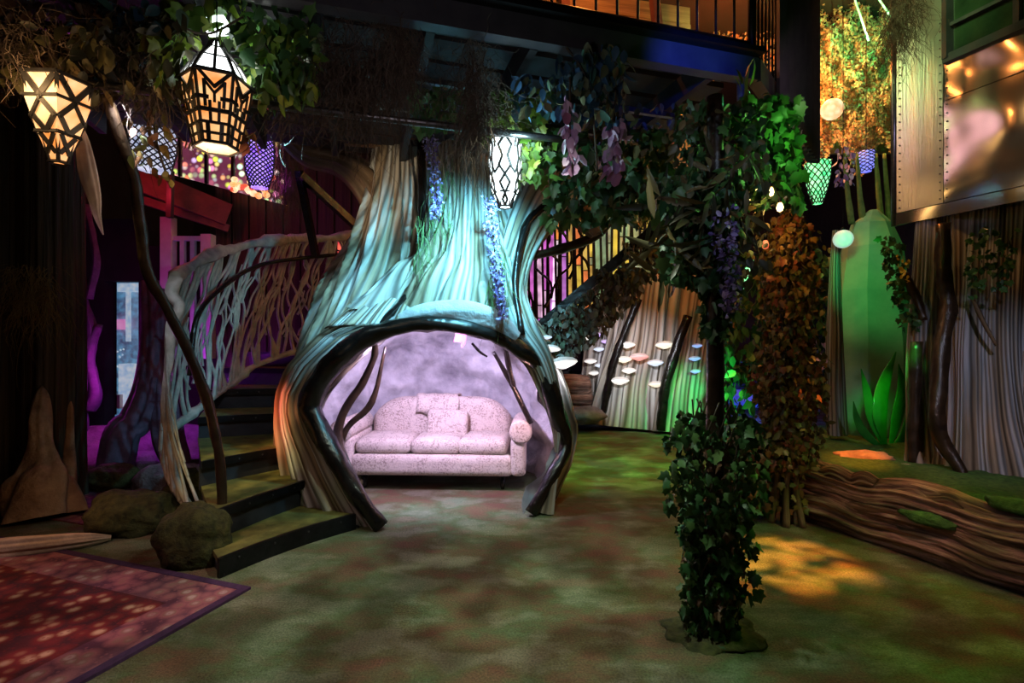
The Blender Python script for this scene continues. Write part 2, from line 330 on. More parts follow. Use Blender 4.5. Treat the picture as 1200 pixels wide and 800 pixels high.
def spline(pts, n):
    a = np.array([list(map(float, p)) for p in pts]); k = len(a)
    if k == 2:
        t = np.linspace(0, 1, n)[:, None]; return a[0]*(1-t)+a[1]*t
    e = np.vstack([2*a[0]-a[1], a, 2*a[-1]-a[-2]]); out = []
    for q in np.linspace(0, k-1-1e-6, n):
        i = int(q); t = q-i; p0, p1, p2, p3 = e[i], e[i+1], e[i+2], e[i+3]
        out.append(0.5*(2*p1+(p2-p0)*t+(2*p0-5*p1+4*p2-p3)*t*t+(3*p1-p0-3*p2+p3)*t**3))
    return np.array(out)
def tube(mb, pts, n=8, res=None, wob=0.0, cap=True, knob=0.0):
    """pts: rows (x,y,z,r)"""
    a = spline([list(p[0])+[p[1]] if len(p) == 2 else p for p in pts], res or max(2, len(pts)*5))
    a[:, 3] = np.maximum(a[:, 3], 0.0006)
    c = a[:, :3]; tn = np.gradient(c, axis=0); tn /= np.linalg.norm(tn, axis=1)[:, None]+1e-9
    u = np.cross(tn[0], (0.31, 0.2, 0.93)); u /= np.linalg.norm(u)+1e-9
    vs_, uv, L = [], [], 0.0
    for i in range(len(c)):
        u = u-tn[i]*np.dot(u, tn[i]); u /= np.linalg.norm(u)+1e-9; w_ = np.cross(tn[i], u)
        if i: L += np.linalg.norm(c[i]-c[i-1])
        for j in range(n+1):
            th = 2*math.pi*(j % n)/n; r = a[i, 3]
            if wob:
                r *= 1+wob*noise.noise(Vector((math.cos(th)*1.3+c[i, 0]*5, math.sin(th)*1.3+c[i, 1]*5, c[i, 2]*5)))
            if knob: r *= 1+knob*max(0, noise.noise(Vector((c[i, 0]*9, c[i, 1]*9, c[i, 2]*9))))
            vs_.append(c[i]+r*(math.cos(th)*u+math.sin(th)*w_)); uv.append((2*math.pi*j/n*a[i, 3], L+0.01))
    m = n+1
    fs = [(i*m+j, i*m+j+1, (i+1)*m+j+1, (i+1)*m+j) for i in range(len(c)-1) for j in range(n)]
    if cap:
        fs.append(tuple(range(n-1, -1, -1))); fs.append(tuple((len(c)-1)*m+j for j in range(n)))
    return mb.add(vs_, fs, uv)
class Ledges:
    """stratified split-wood relief"""
    def __init__(s, seed): s.o = Vector((seed*3.7, seed*1.3, seed*2.1))
    def __call__(s, th, L):
        a = noise.fractal(Vector((math.cos(th)*3.2, math.sin(th)*3.2, L*.7))+s.o, .9, 2.0, 5); b = noise.noise(Vector((math.cos(th)*9, math.sin(th)*9, L*1.6))+s.o)
        return 1+.26*a+.10*b-.10*max(0, noise.noise(Vector((math.cos(th)*6, math.sin(th)*6, L*1.1))+s.o*2)-.15)
class Flute:
    def __init__(s, seed, ks=((5, .06), (9, .05), (15, .035), (26, .022), (41, .014)), drift=1.1):
        r = random.Random(seed); s.k = [(k, a, r.uniform(0, 6.3), r.uniform(-drift, drift)) for k, a in ks]
    def __call__(s, th, L):
        return 1+sum(a*math.sin(k*th+ph+dr*L+0.5*math.sin(1.7*L+ph)) for k, a, ph, dr in s.k)
def limb(mb, pts, n=120, res=40, flat=0.6, fl=None, twist=0.0, ydir=(0, 1, 0), cap=False):
    """fluted trunk limb. pts rows: (x,y,z,half width)"""
    a = spline(pts, res); c = a[:, :3]; tn = np.gradient(c, axis=0); tn /= np.linalg.norm(tn, axis=1)[:, None]
    yd = np.array(ydir, float); vs_, uv, L = [], [], 0
    rm = float(np.mean(a[:, 3]))
    for i in range(res):
        U = np.cross(yd, tn[i]); U /= np.linalg.norm(U); V = np.cross(tn[i], U)
        if i: L += np.linalg.norm(c[i]-c[i-1])
        for j in range(n+1):
            th = 2*math.pi*j/n; r = a[i, 3]*(fl(th+twist*L, L) if fl else 1)
            vs_.append(c[i]+U*r*math.cos(th)+V*r*flat*math.sin(th)); uv.append((th*rm, L+0.01))
    m = n+1
    fs = [(i*m+j, (i+1)*m+j, (i+1)*m+j+1, i*m+j+1) for i in range(res-1) for j in range(n)]
    if cap: fs.append(tuple(j for j in range(n))); fs.append(tuple((res-1)*m+j for j in range(n-1, -1, -1)))
    return mb.add(vs_, fs, uv)
def box(mb, c, s, rz=0.0, M=None):
    x, y, z = s[0]/2, s[1]/2, s[2]/2
    vs_ = [Vector((i, j, k)) for i in (-x, x) for j in (-y, y) for k in (-z, z)]
    T = Matrix.Translation(Vector(c)) @ (M if M is not None else Matrix.Rotation(rz, 4, 'Z'))
    L = max(s); ax = s.index(L) if isinstance(s, (list, tuple)) else 0
    uv = [((v[(ax+1) % 3]+v[(ax+2) % 3]), v[ax]+2.01) for v in vs_]
    return mb.add([T @ v for v in vs_], [(0, 1, 3, 2), (4, 6, 7, 5), (0, 4, 5, 1), (2, 3, 7, 6), (0, 2, 6, 4), (1, 5, 7, 3)], uv)
def rbox(mb, c, s, b=0.03, rz=0.0, M=None, seg=3, puff=0.0):
    """rounded box (superellipsoid-ish grid)"""
    n = 10; vs_, fs = [], []
    idx = {}
    def key(p):
        k = tuple(round(q, 5) for q in p)
        if k not in idx: idx[k] = len(vs_); vs_.append(k)
        return idx[k]
    h = [q/2 for q in s]
    def cuts(L):
        inner = [-L+b+(2*L-2*b)*t/4 for t in range(5)]
        return [-L]+[-L+b*(1-math.cos(math.pi/2*t/seg)) for t in range(1, seg)]+inner+[L-b*(1-math.cos(math.pi/2*t/seg)) for t in range(seg-1, 0, -1)]+[L]
    cs = [cuts(L) for L in h]
    def rnd(p):
        q = [max(-h[i]+b, min(h[i]-b, p[i])) for i in range(3)]; d = [p[i]-q[i] for i in range(3)]
        l = math.sqrt(sum(x*x for x in d))
        if l > 1e-9: d = [x/l*b for x in d]
        r = [q[i]+d[i] for i in range(3)]
        if puff:
            wgt = (1-(r[0]/h[0])**2)*(1-(r[1]/h[1])**2); r[2] += puff*wgt*(1 if r[2] > 0 else -0.3)
        return r
    for ax in range(3):
        a1, a2 = (ax+1) % 3, (ax+2) % 3
        for sg in (-1, 1):
            for i in range(len(cs[a1])-1):
                for j in range(len(cs[a2])-1):
                    q = []
                    for di, dj in ((0, 0), (1, 0), (1, 1), (0, 1)):
                        p = [0, 0, 0]; p[ax] = sg*h[ax]; p[a1] = cs[a1][i+di]; p[a2] = cs[a2][j+dj]; q.append(key(rnd(p)))
                    if len(set(q)) >= 3:
                        q2 = list(dict.fromkeys(q)); fs.append(tuple(q2 if sg > 0 else q2[::-1]))
    T = Matrix.Translation(Vector(c)) @ (M if M is not None else Matrix.Rotation(rz, 4, 'Z'))
    return mb.add([T @ Vector(v) for v in vs_], fs)
def lathe(mb, c, prof, n=20, sx=1, sy=1, M=None):
    T = Matrix.Translation(Vector(c)) @ (M if M is not None else Matrix.Identity(4)); vs_ = []
    for r, z in prof:
        for j in range(n): vs_.append(T @ Vector((r*sx*math.cos(2*math.pi*j/n), r*sy*math.sin(2*math.pi*j/n), z)))
    k = len(prof)
    fs = [(i*n+j, i*n+(j+1) % n, (i+1)*n+(j+1) % n, (i+1)*n+j) for i in range(k-1) for j in range(n)]
    fs.append(tuple(range(n-1, -1, -1))); fs.append(tuple((k-1)*n+j for j in range(n)))
    return mb.add(vs_, fs)
def rock(mb, c, s, seed=0, amp=0.25, n=26, fr=1.6, rz=0.0):
    vs_, fs = [], []; o = Vector((seed*7.3, seed*3.1, seed*1.7)); Rz = Matrix.Rotation(rz, 3, 'Z')
    for i in range(n+1):
        ph = math.pi*i/n
        for j in range(n*2):
            th = math.pi*j/n; d = Vector((math.sin(ph)*math.cos(th), math.sin(ph)*math.sin(th), math.cos(ph)))
            k = 1+amp*noise.fractal(d*fr+o, 1.0, 2.0, 4); p = Vector((d.x*s[0]*k, d.y*s[1]*k, d.z*s[2]*k))
            vs_.append(Vector(c)+Rz @ p)
    m = n*2
    fs = [(i*m+j, (i+1)*m+j, (i+1)*m+(j+1) % m, i*m+(j+1) % m) for i in range(n) for j in range(m)]
    return mb.add(vs_, fs)
def ribbon_prism(mb, poly, thick, T):
    """flat outline (list of x,z) given thickness in y, placed with matrix T"""
    k = len(poly); vs_ = [T @ Vector((x, -thick/2, z)) for x, z in poly]+[T @ Vector((x, thick/2, z)) for x, z in poly]
    fs = [tuple(range(k)), tuple(range(2*k-1, k-1, -1))]+[(i, i+k, (i+1) % k+k, (i+1) % k) for i in range(k)]
    return mb.add(vs_, fs)

# leaf templates: base at origin, tip along +Y, normal +Z
def leaf_template(kind):
    if kind == 'ivy':
        o = [(0, 0), (.18, -.06), (.42, .08), (.34, .30), (.50, .52), (.26, .58), (0, 1.0)]
        o = o+[(-x, y) for x, y in o[-2:0:-1]]
        v = [(0, .38, .05)]+[(x, y, -0.35*abs(x)**1.5-0.10*y*y) for x, y in o]
        return np.array(v), [(0, i+1, (i+1) % len(o)+1) for i in range(len(o))]
    if kind == 'blade':
        v = [(0, 0, 0), (.09, .3, .02), (.07, .7, -.03), (0, 1, -.16), (-.07, .7, -.03), (-.09, .3, .02), (0, .5, -.02)]
        return np.array(v), [(6, i, (i+1) % 6) for i in range(6)]
    if kind == 'petal':
        v = [(0, 0, 0), (.3, .35, .12), (.22, .8, .05), (0, 1, -.05), (-.22, .8, .05), (-.3, .35, .12)]
        return np.array(v), [(0, 1, 2, 3), (0, 3, 4, 5)]
    v = [(0, 0, 0), (.20, .18, .05), (.29, .45, .05), (.17, .78, -.03), (0, 1, -.14), (-.17, .78, -.03), (-.29, .45, .05), (-.20, .18, .05), (0, .45, -.03)]
    return np.array(v), [(8, i, (i+1) % 8) for i in range(8)]
LEAF = {k: leaf_template(k) for k in ('ivy', 'oval', 'blade', 'petal')}
LEAFME = {}
def leaf_frames(n, size, hang=1.0, spread=0.5):
    Y = rng.normal(0, spread, (n, 3)); Y[:, 2] -= hang; Y /= np.linalg.norm(Y, axis=1)[:, None]
    Z = rng.normal(0, 1, (n, 3)); Z[:, 1] -= 0.7; Z -= Y*(Z*Y).sum(1)[:, None]; Z /= np.linalg.norm(Z, axis=1)[:, None]
    X = np.cross(Y, Z); s = size*rng.uniform(0.65, 1.3, n)
    return np.stack([X, Y, Z], axis=2)*s[:, None, None]
def foliage(parent, pos, size, kind, mat, individual=0, hang=1.0, spread=0.5, name='foliage', part='leaf'):
    pos = np.asarray(pos, float); n = len(pos); Fm = leaf_frames(n, size, hang, spread); tv, tf = LEAF[kind]
    off = np.array(wloc(parent))
    order = np.argsort(pos[:, 1]+rng.uniform(0, 0.25, n)); ind = order[:individual]; rest = order[individual:]
    if individual:
        key = (kind, mat)
        if key not in LEAFME:
            me = bpy.data.meshes.new(part); me.from_pydata([tuple(q) for q in tv], [], tf); me.materials.append(MATS[mat])
            me.polygons.foreach_set('use_smooth', [True]*len(me.polygons)); LEAFME[key] = me
        for i in ind:
            o = bpy.data.objects.new(part, LEAFME[key]); COL.objects.link(o); o.parent = parent
            M = Matrix(np.vstack([np.hstack([Fm[i], (pos[i]-off)[:, None]]), [0, 0, 0, 1]]).tolist()); o.matrix_local = M
    if len(rest):
        V = (np.einsum('nij,kj->nki', Fm[rest], tv)+(pos[rest]-off)[:, None, :]).reshape(-1, 3); k = len(tv)
        fs = [tuple(q+i*k for q in f) for i in range(len(rest)) for f in tf]
        me = bpy.data.meshes.new(name); me.from_pydata(V.tolist(), [], fs); me.materials.append(MATS[mat])
        me.polygons.foreach_set('use_smooth', [True]*len(me.polygons))
        o = bpy.data.objects.new(name, me); COL.objects.link(o); o.parent = parent; o['kind'] = 'stuff'
def region(px0, px1, py0, py1, d0, d1, n, bias=0.0):
    """random points in a block of the place"""
    px = rng.uniform(px0, px1, n); d = rng.uniform(d0, d1, n); t = rng.uniform(0, 1, n)
    if bias: t = t**bias
    py = py0+(py1-py0)*t
    return np.stack([(px-600)/F*d, d, CAMH-(py-400)/F*d], axis=1)
def column(path, rad, n):
    """random points around a path of rows (x,y,z) with radius rad (callable of 0..1 or number)"""
    a = spline(path, 60); t = rng.uniform(0, 1, n); i = np.minimum((t*59).astype(int), 58); f = (t*59-i)[:, None]
    c = a[i]*(1-f)+a[i+1]*f; th = rng.uniform(0, 2*math.pi, n)
    r = np.array([rad(q) if callable(rad) else rad for q in t])*np.sqrt(rng.uniform(0.15, 1, n))
    c[:, 0] += np.cos(th)*r; c[:, 1] += np.sin(th)*r; c[:, 2] += rng.uniform(-0.03, 0.03, n)
    return c
def strands(parent, name, mat, tops, length, curl=0.02, r=0.0018, seg=8, kind='stuff'):
    """hanging hair-like strands from a list of top points, one mesh"""
    n = len(tops); L = length*rng.uniform(0.4, 1.0, n); off = np.array(wloc(parent)) if parent else np.zeros(3)
    p = np.asarray(tops, float)-off; rows = []; vel = np.zeros((n, 3))
    for s in range(seg+1):
        rows.append(p.copy()); vel = vel*0.6+rng.normal(0, curl, (n, 3)); p = p+vel*0.5; p[:, 2] -= L/seg
    rows = np.array(rows); rr = r*(1-np.linspace(0, 0.7, seg+1)); tri = np.array([[math.cos(a), math.sin(a), 0] for a in (0, 2.09, 4.19)])
    V = (rows[:, :, None, :]+rr[:, None, None, None]*tri[None, None]).transpose(1, 0, 2, 3).reshape(-1, 3)
    fs = []
    k = (seg+1)*3
    for i in range(n):
        for s in range(seg):
            b = i*k+s*3
            fs += [(b, b+1, b+4, b+3), (b+1, b+2, b+5, b+4), (b+2, b, b+3, b+5)]
    me = bpy.data.meshes.new(name); me.from_pydata(V.tolist(), [], fs); me.materials.append(MATS[mat])
    o = bpy.data.objects.new(name, me); COL.objects.link(o); o.parent = parent
    if kind: o['kind'] = kind
    return o

# ================================================================== the setting
mb = MB(); n = 60
box(mb, (-.25, 5.0, -0.1), (14.5, 14.0, 0.2)); floor = struct(mb.build('floor', 'turf', smooth=False))
mb = MB(); box(mb, (-.25, 5.0, 6.1), (14.5, 14.0, 0.2)); struct(mb.build('ceiling', 'ceiling_dark', smooth=False))
mb = MB(); box(mb, (-.25, 12.0, 3.0), (14.5, 0.2, 6.0)); struct(mb.build('wall_back', 'wall_dark', smooth=False))
mb = MB(); box(mb, (-7.5, 5.0, 3.0), (0.2, 14.0, 6.0)); struct(mb.build('wall_left', 'wall_dark', smooth=False))
mb = MB(); box(mb, (7.0, 5.0, 3.0), (0.2, 14.0, 6.0)); struct(mb.build('wall_right', 'wall_dark', smooth=False))
mb = MB(); box(mb, (-.25, -2.0, 3.0), (14.5, 0.2, 6.0)); struct(mb.build('wall_rear', 'wall_dark', smooth=False))

# ================================================================== the great hollow tree
TC = Vector((-0.76, 5.15, 0))
tree = thing('hollow_tree', TC, 'giant pale fibrous tree with an arched hollow sheltering the sofa', 'tree')
ZK = [0, .35, .7, 1.0, 1.25, 1.48, 1.65, 1.8, 2.05, 2.3, 2.8, 3.9]
KL = [1.42, 1.45, 1.45, 1.42, 1.33, 1.12, 0.96, .80, .50, .34, .30, .30]
KR = [1.18, 1.32, 1.36, 1.30, 1.20, 1.05, 0.90, .72, .45, .34, .30, .30]
KF = [1.10, 1.12, 1.13, 1.12, 1.10, 1.06, 0.99, .82, .45, .20, .10, .10]
KB = [1.15, 1.20, 1.20, 1.18, 1.12, 1.02, 0.92, .82, .62, .50, .42, .40]
def sp(x, e): return math.copysign(abs(x)**e, x)
def bell(th, z, inset=0.0, scale=1.0):
    s, c = math.sin(th), math.cos(th); e = 0.84
    rx = (np.interp(z, ZK, KR) if s > 0 else np.interp(z, ZK, KL))-inset
    ry = (np.interp(z, ZK, KF) if c > 0 else np.interp(z, ZK, KB))-inset
    return Vector((TC.x+rx*sp(s, e)*scale, TC.y-ry*sp(c, e)*scale, z))
def bell_hit(px, py):
    d = 3.2
    while d < 5.6:
        p = P(px, py, d)
        if p.z < 0: return p, math.atan2(p.x-TC.x, TC.y-p.y)
        s, c = p.x-TC.x, TC.y-p.y
        rx = np.interp(p.z, ZK, KR if s > 0 else KL); ry = np.interp(p.z, ZK, KF if c > 0 else KB)
        if abs(s/rx)**(2/0.84*1.0)+abs(c/ry)**(2/0.84) <= 1:
            q = 1/0.84
            return p, math.atan2(sp(s/rx, q), sp(c/ry, q))
        d += 0.004
    return P(px, py, 4.6), math.atan2(P(px, py, 4.6).x-TC.x, 0.5)
ARCH_L = [(448, 618), (418, 577), (392, 532), (368, 487), (366, 468), (376, 447), (398, 420), (432, 394), (474, 382), (520, 380)]
ARCH_R = [(622, 600), (650, 550), (662, 518), (650, 478), (640, 440), (622, 418), (598, 402), (566, 389), (520, 380)]
AL = [bell_hit(*q) for q in ARCH_L]; AR = [bell_hit(*q) for q in ARCH_R]
ztop = AL[-1][0].z; thtop = AL[-1][1]
zl = [max(0, a[0].z) for a in AL]; tl = [a[1] for a in AL]; zr = [max(0, a[0].z) for a in AR]; tr = [a[1] for a in AR]
for L_ in (zl, zr):
    for i in range(1, len(L_)): L_[i] = max(L_[i], L_[i-1]+1e-3)
def opening(z):
    if z >= ztop: return thtop, thtop
    return float(np.interp(z, zl, tl)), float(np.interp(z, zr, tr))
def shell(mb, zs, inset, amp, nn=300, dome=None, bumpy=0.0):
    fl = Flute(3, ((23, .022), (41, .016), (67, .010), (97, .006))); vs_, uv = [], []
    for i, z in enumerate(zs):
        a0, a1 = opening(z); a0 += 2*math.pi
        for j in range(nn+1):
            th = a1+(a0-a1)*j/nn; s = 2*math.pi*j/nn
            k = fl(s, z)**amp if amp else 1
            sc = 1.0
            if dome and z > dome[0]: sc = max(0.0, 1-((z-dome[0])/(dome[1]-dome[0]))**5)**.35
            p = bell(th, z, inset, sc)
            if bumpy:
                nz = noise.fractal(Vector((p.x*1.6, p.y*1.6, p.z*1.9)), 1.0, 2.0, 5)*bumpy
                k = 1-abs(nz)
            q = Vector((TC.x+(p.x-TC.x)*k, TC.y+(p.y-TC.y)*k, p.z)); vs_.append(q); uv.append((s*1.1, z+0.01))
    m = nn+1
    mb.add(vs_, [(i*m+j, i*m+j+1, (i+1)*m+j+1, (i+1)*m+j) for i in range(len(zs)-1) for j in range(nn)], uv)
zs = list(np.linspace(0, 1.35, 18))+list(np.linspace(1.38, ztop-0.005, 16))+[ztop+0.001]+list(np.linspace(ztop+0.02, 3.9, 34))
mb = MB(); shell(mb, zs, 0.0, 1.0); mb.build('trunk_shell', 'tree_bark', tree)
zs = list(np.linspace(0.0, 1.25, 26))+list(np.linspace(1.28, 1.679, 20))
mb = MB(); shell(mb, zs, 0.05, 0, 200, (1.30, 1.68), 0.16); hl = mb.build('hollow_lining', 'plaster', tree); hl['label'] = 'pale lumpy plaster lining of the hollow'
# black arch branch around the opening
def arch_pts(seq, off=0.0):
    out = []
    for p, th in seq:
        q = Vector(p); q.z = max(q.z, 0.02); q += Vector((0, -0.03, 0)); out.append(q)
    return out
pl = arch_pts(AL)+arch_pts(AR)[::-1][1:]
rad = [.055, .066, .078, .080, .088, .084, .086, .080, .066, .060, .058, .062, .070, .076, .074, .066, .058, .050]
mb = MB(); tube(mb, [(p, rad[min(i, len(rad)-1)]) for i, p in enumerate(pl)], 12, 90, 0.35, True, 0.35)
af = mb.build('arch_branch', 'black_branch', tree); af['label'] = 'glossy black branch framing the opening'
def tb(parent, name, mat, pts, n=8, wob=0.3, res=None, knob=0.2):
    mb = MB(); tube(mb, pts, n, res, wob, True, knob); return mb.build(name, mat, parent)
# forked props inside the hollow
for pts in ([(P(440, 400, 4.5), .025), (P(438, 420, 4.55), .03), (P(424, 450, 4.6), .035), (P(402, 485, 4.62), .04), (P(396, 520, 4.6), .05), (P(412, 560, 4.55), .055)],
            [(P(432, 388, 4.4), .03), (P(420, 410, 4.4), .035), (P(384, 436, 4.3), .03)],
            [(P(452, 406, 4.6), .012), (P(436, 470, 4.65), .028), (P(408, 500, 4.65), .03), (P(398, 530, 4.66), .035), (P(404, 588, 4.66), .04)],
            [(P(578, 412, 4.9), .018), (P(592, 436, 4.95), .026), (P(606, 462, 5.0), .028), (P(622, 496, 5.0), .03)],
            [(P(592, 406, 4.8), .022), (P(597, 432, 4.85), .026), (P(602, 452, 4.95), .024)],
            [(P(601, 410, 4.6), .022), (P(622, 430, 4.5), .03), (P(640, 446, 4.45), .03)],
            [(P(553, 402, 5.2), .012), (P(562, 412, 5.2), .014), (P(571, 418, 5.2), .01)]):
    tb(tree, 'hollow_prop', 'brown_branch' if pts[0][0].x < -1.1 else 'black_branch', pts)
# three fluted limbs
def limb_px(pts): return [(*P(x, y, d), hw*d/F) for x, y, hw, d in pts]
fl = Flute(21, ((4, .06), (7, .07), (13, .06), (22, .05), (35, .03)), 1.6)
mb = MB(); limb(mb, limb_px([(462, 40, 24, 5.1), (466, 120, 25, 5.1), (466, 180, 27, 5.05), (461, 240, 33, 5.0), (447, 300, 41, 4.9), (422, 355, 44, 4.82), (391, 402, 34, 4.75), (361, 455, 24, 4.75), (345, 520, 19, 4.75), (343, 590, 18, 4.75), (346, 622, 18, 4.7)]), 150, 64, 0.62, fl, 0.5)
mb.build('trunk_limb', 'tree_bark', tree)
fl = Flute(22, ((4, .05), (8, .06), (14, .055), (23, .045), (37, .025)), 1.4)
mb = MB(); limb(mb, limb_px([(545, 40, 40, 5.0), (545, 120, 40, 5.0), (547, 200, 42, 4.95), (547, 265, 46, 4.85), (544, 312, 60, 4.74), (536, 345, 84, 4.68), (530, 378, 112, 4.72)]), 170, 54, 0.55, fl, -0.5)
mb.build('trunk_limb', 'tree_bark', tree)
fl = Flute(23, ((4, .05), (7, .05), (13, .045), (22, .03), (33, .02)), 1.6)
mb = MB(); limb(mb, limb_px([(716, 150, 26, 5.1), (684, 185, 32, 5.05), (648, 215, 34, 5.0), (622, 255, 28, 4.9), (603, 300, 22, 4.8), (596, 345, 20, 4.65), (606, 385, 22, 4.5), (630, 420, 16, 4.45), (646, 465, 11, 4.48), (652, 500, 6, 4.5), (652, 530, 2, 4.5)]), 130, 54, 0.8, fl, 0.4)
mb.build('trunk_limb', 'tree_bark', tree)
# smooth brow over the arch, black tubes for a shaded cleft and a dark branch, curling side branch
mb = MB()
limb(mb, limb_px([(462, 380, 8, 4.24), (495, 370, 13, 4.22), (540, 367, 15, 4.2), (580, 376, 12, 4.24), (604, 396, 8, 4.3)]), 40, 30, 0.9, Flute(5, ((3, .08), (5, .05))), 0.0, (0, 0.9, 0.3))
mb.build('arch_brow', 'plaster', tree)
tb(tree, 'shade_and_branch_tube', 'black_branch', [(P(494, 130, 4.85), .035), (P(494, 220, 4.8), .04), (P(493, 290, 4.65), .03), (P(482, 330, 4.5), .028), (P(470, 355, 4.35), .03), (P(455, 372, 4.25), .04), (P(440, 390, 4.2), .03)])  # black tube put in as the shade of the cleft; lower end is forked wood
tb(tree, 'shade_and_branch_tube', 'black_branch', [(P(612, 392, 4.35), .03), (P(604, 340, 4.5), .03), (P(607, 300, 4.6), .032), (P(618, 262, 4.7), .036), (P(640, 240, 4.75), .038), (P(664, 224, 4.8), .02)])
tb(tree, 'side_branch', 'brown_branch', [(P(603, 302, 4.7), .035), (P(640, 296, 4.9), .04), (P(676, 286, 5.1), .05), (P(704, 272, 5.2), .04), (P(724, 250, 5.3), .03)])
mb = MB(); limb(mb, limb_px([(640, 236, 6, 5.0), (664, 240, 12, 5.0), (682, 252, 16, 5.0), (700, 270, 12, 5.05)]), 40, 22, 0.9, Flute(6, ((3, .08), (9, .06)))); mb.build('side_bough', 'brown_bough', tree)
mb = MB(); limb(mb, limb_px([(334, 160, 9, 5.2), (362, 182, 12, 5.2), (400, 192, 14, 5.15), (432, 214, 20, 5.1), (452, 246, 22, 5.05)]), 50, 26, 0.9, Flute(8, ((3, .08), (9, .06), (17, .04)))); mb.build('side_bough', 'brown_bough', tree)
# straggling green strands on the trunk
tops = np.vstack([region(502, 530, 180, 270, 4.5, 4.55, 46), region(486, 502, 250, 320, 4.35, 4.45, 36), region(572, 592, 290, 350, 4.15, 4.3, 55)])
strands(tree, 'hanging_moss', 'green_strand', tops, 0.5, 0.025, 0.004, 7)
# outer root toe
mb = MB(); limb(mb, limb_px([(652, 545, 5, 4.45), (645, 570, 7, 4.4), (640, 600, 9, 4.4)]), 30, 10, 0.8, Flute(9, ((3, .1), (7, .06)))); mb.build('root_toe', 'root_bark', tree)

# ================================================================== sofa
SL = Vector((-0.78, 5.47, 0)); SR = R(-2.5)
sofa = thing('sofa', SL, 'pale flecked three-seat sofa with rolled arms inside the tree hollow', 'sofa')
SM = Matrix.Rotation(SR, 4, 'Z')
def sp_(x, y, z): return SL + (SM @ Vector((x, y, z)))
mb = MB(); rbox(mb, sp_(0, -0.02, 0.26), (1.60, 0.70, 0.20), 0.05, M=SM); mb.build('seat_base', 'sofa_fabric', sofa)
mb = MB(); rbox(mb, sp_(0, -0.38, 0.255), (1.62, 0.13, 0.21), 0.06, M=SM); mb.build('front_rail', 'sofa_fabric', sofa)
def back_mesh():
    mb = MB(); n = 36; prof = [(0, 0), (0.06, .015), (.12, .04), (.17, .09), (.19, .15)]; vs_, fs = [], []
    W, H = .76, .52; outl = []
    for i in range(n+1):
        t = -1+2*i/n; x = W*t; z = H*(1-abs(t)**5*0.42)*(1-0.02*math.cos(3*t)); outl.append((x, z))
    sec = 10; rows = []
    for i, (x, z) in enumerate(outl):
        e = 1-max(0, (abs(i/n*2-1)-.88)/.12)**2*0.6; row = []
        for k in range(sec+1):
            a = math.pi*k/sec; y = -math.cos(a)*0.10*e; zz = 0.36+z-0.10*(1-math.sin(a))*1.0
            row.append(sp_(x, 0.20+y+0.05*(zz-0.36), zz))
        row = [sp_(x, 0.20-0.10*e, 0.3)]+row+[sp_(x, 0.24+0.10*e, 0.2)]
        rows.append(row)
    m = len(rows[0]); vs_ = [p for r_ in rows for p in r_]
    fs = [(i*m+j, (i+1)*m+j, (i+1)*m+j+1, i*m+j+1) for i in range(n) for j in range(m-1)]+[tuple(range(m)), tuple(n*m+j for j in range(m-1, -1, -1))]
    mb.add(vs_, fs); return mb
back_mesh().build('backrest', 'sofa_fabric', sofa)
for s in (-1, 1):
    mb = MB(); rbox(mb, sp_(s*.86, -.08, .35), (.15, .76, .38), .05, M=SM)
    tube(mb, [(sp_(s*.885, .26, .60), .06), (sp_(s*.885, .24, .60), .10), (sp_(s*.885, -.1, .60), .108), (sp_(s*.885, -.44, .60), .112), (sp_(s*.885, -.475, .60), .105), (sp_(s*.885, -.485, .60), .07)], 24, 24)
    mb.build('armrest', 'sofa_fabric', sofa)
for x, wd, tl_ in ((-.50, .56, 1.5), (0.03, .50, 0), (.51, .50, -2)):
    M_ = SM @ Matrix.Rotation(R(tl_), 4, 'Z'); mb = MB(); rbox(mb, sp_(x, -0.10, 0.43), (wd, .62, .14), 0.055, M=M_, puff=0.03); mb.build('seat_cushion', 'sofa_fabric', sofa)
for x in (-.7, .7):
    for y in (-.3, .2):
        mb = MB(); lathe(mb, sp_(x, y, 0), [(.018, 0), (.024, .03), (.03, .17)], 10); mb.build('leg', 'black_branch', sofa)
mb = MB(); rbox(mb, sp_(0.09, 0.02, 0.60), (.44, .12, .30), 0.05, M=SM @ Matrix.Rotation(R(-14), 4, 'X') @ Matrix.Rotation(R(1.5), 4, 'Y'))
tag(mb.build('throw_cushion', 'sofa_fabric', None, loc=sp_(.09, .03, .62)), 'square flecked cushion leaning on the middle of the sofa back', 'cushion')
mb = MB()
vs_ = []; nx, ny = 12, 10
for i in range(nx+1):
    for j in range(ny+1):
        x = -.27+.46*i/nx; t = j/ny; a = t*math.pi*0.9
        y = 0.225-0.125*math.cos(a) if j > 2 else 0.225-0.125*math.cos(a); z = 0.785+0.105*math.sin(a)
        if j == 0: z = 0.70+0.02*math.sin(i*1.1); y = 0.088
        if j == 1: z = 0.76; y = 0.09
        vs_.append(sp_(x+0.012*math.sin(j), y-0.004, z+0.004*math.sin(i*1.7)))
fs = [(i*(ny+1)+j, (i+1)*(ny+1)+j, (i+1)*(ny+1)+j+1, i*(ny+1)+j+1) for i in range(nx) for j in range(ny)]
mb.add(vs_, fs); o = mb.build('back_throw', 'sofa_fabric', None, loc=sp_(.09, .2, .8)); sm = o.modifiers.new('thick', 'SOLIDIFY'); sm.thickness = 0.014; sm.offset = 1
tag(o, 'folded flecked cloth laid over the top of the sofa back', 'cloth')
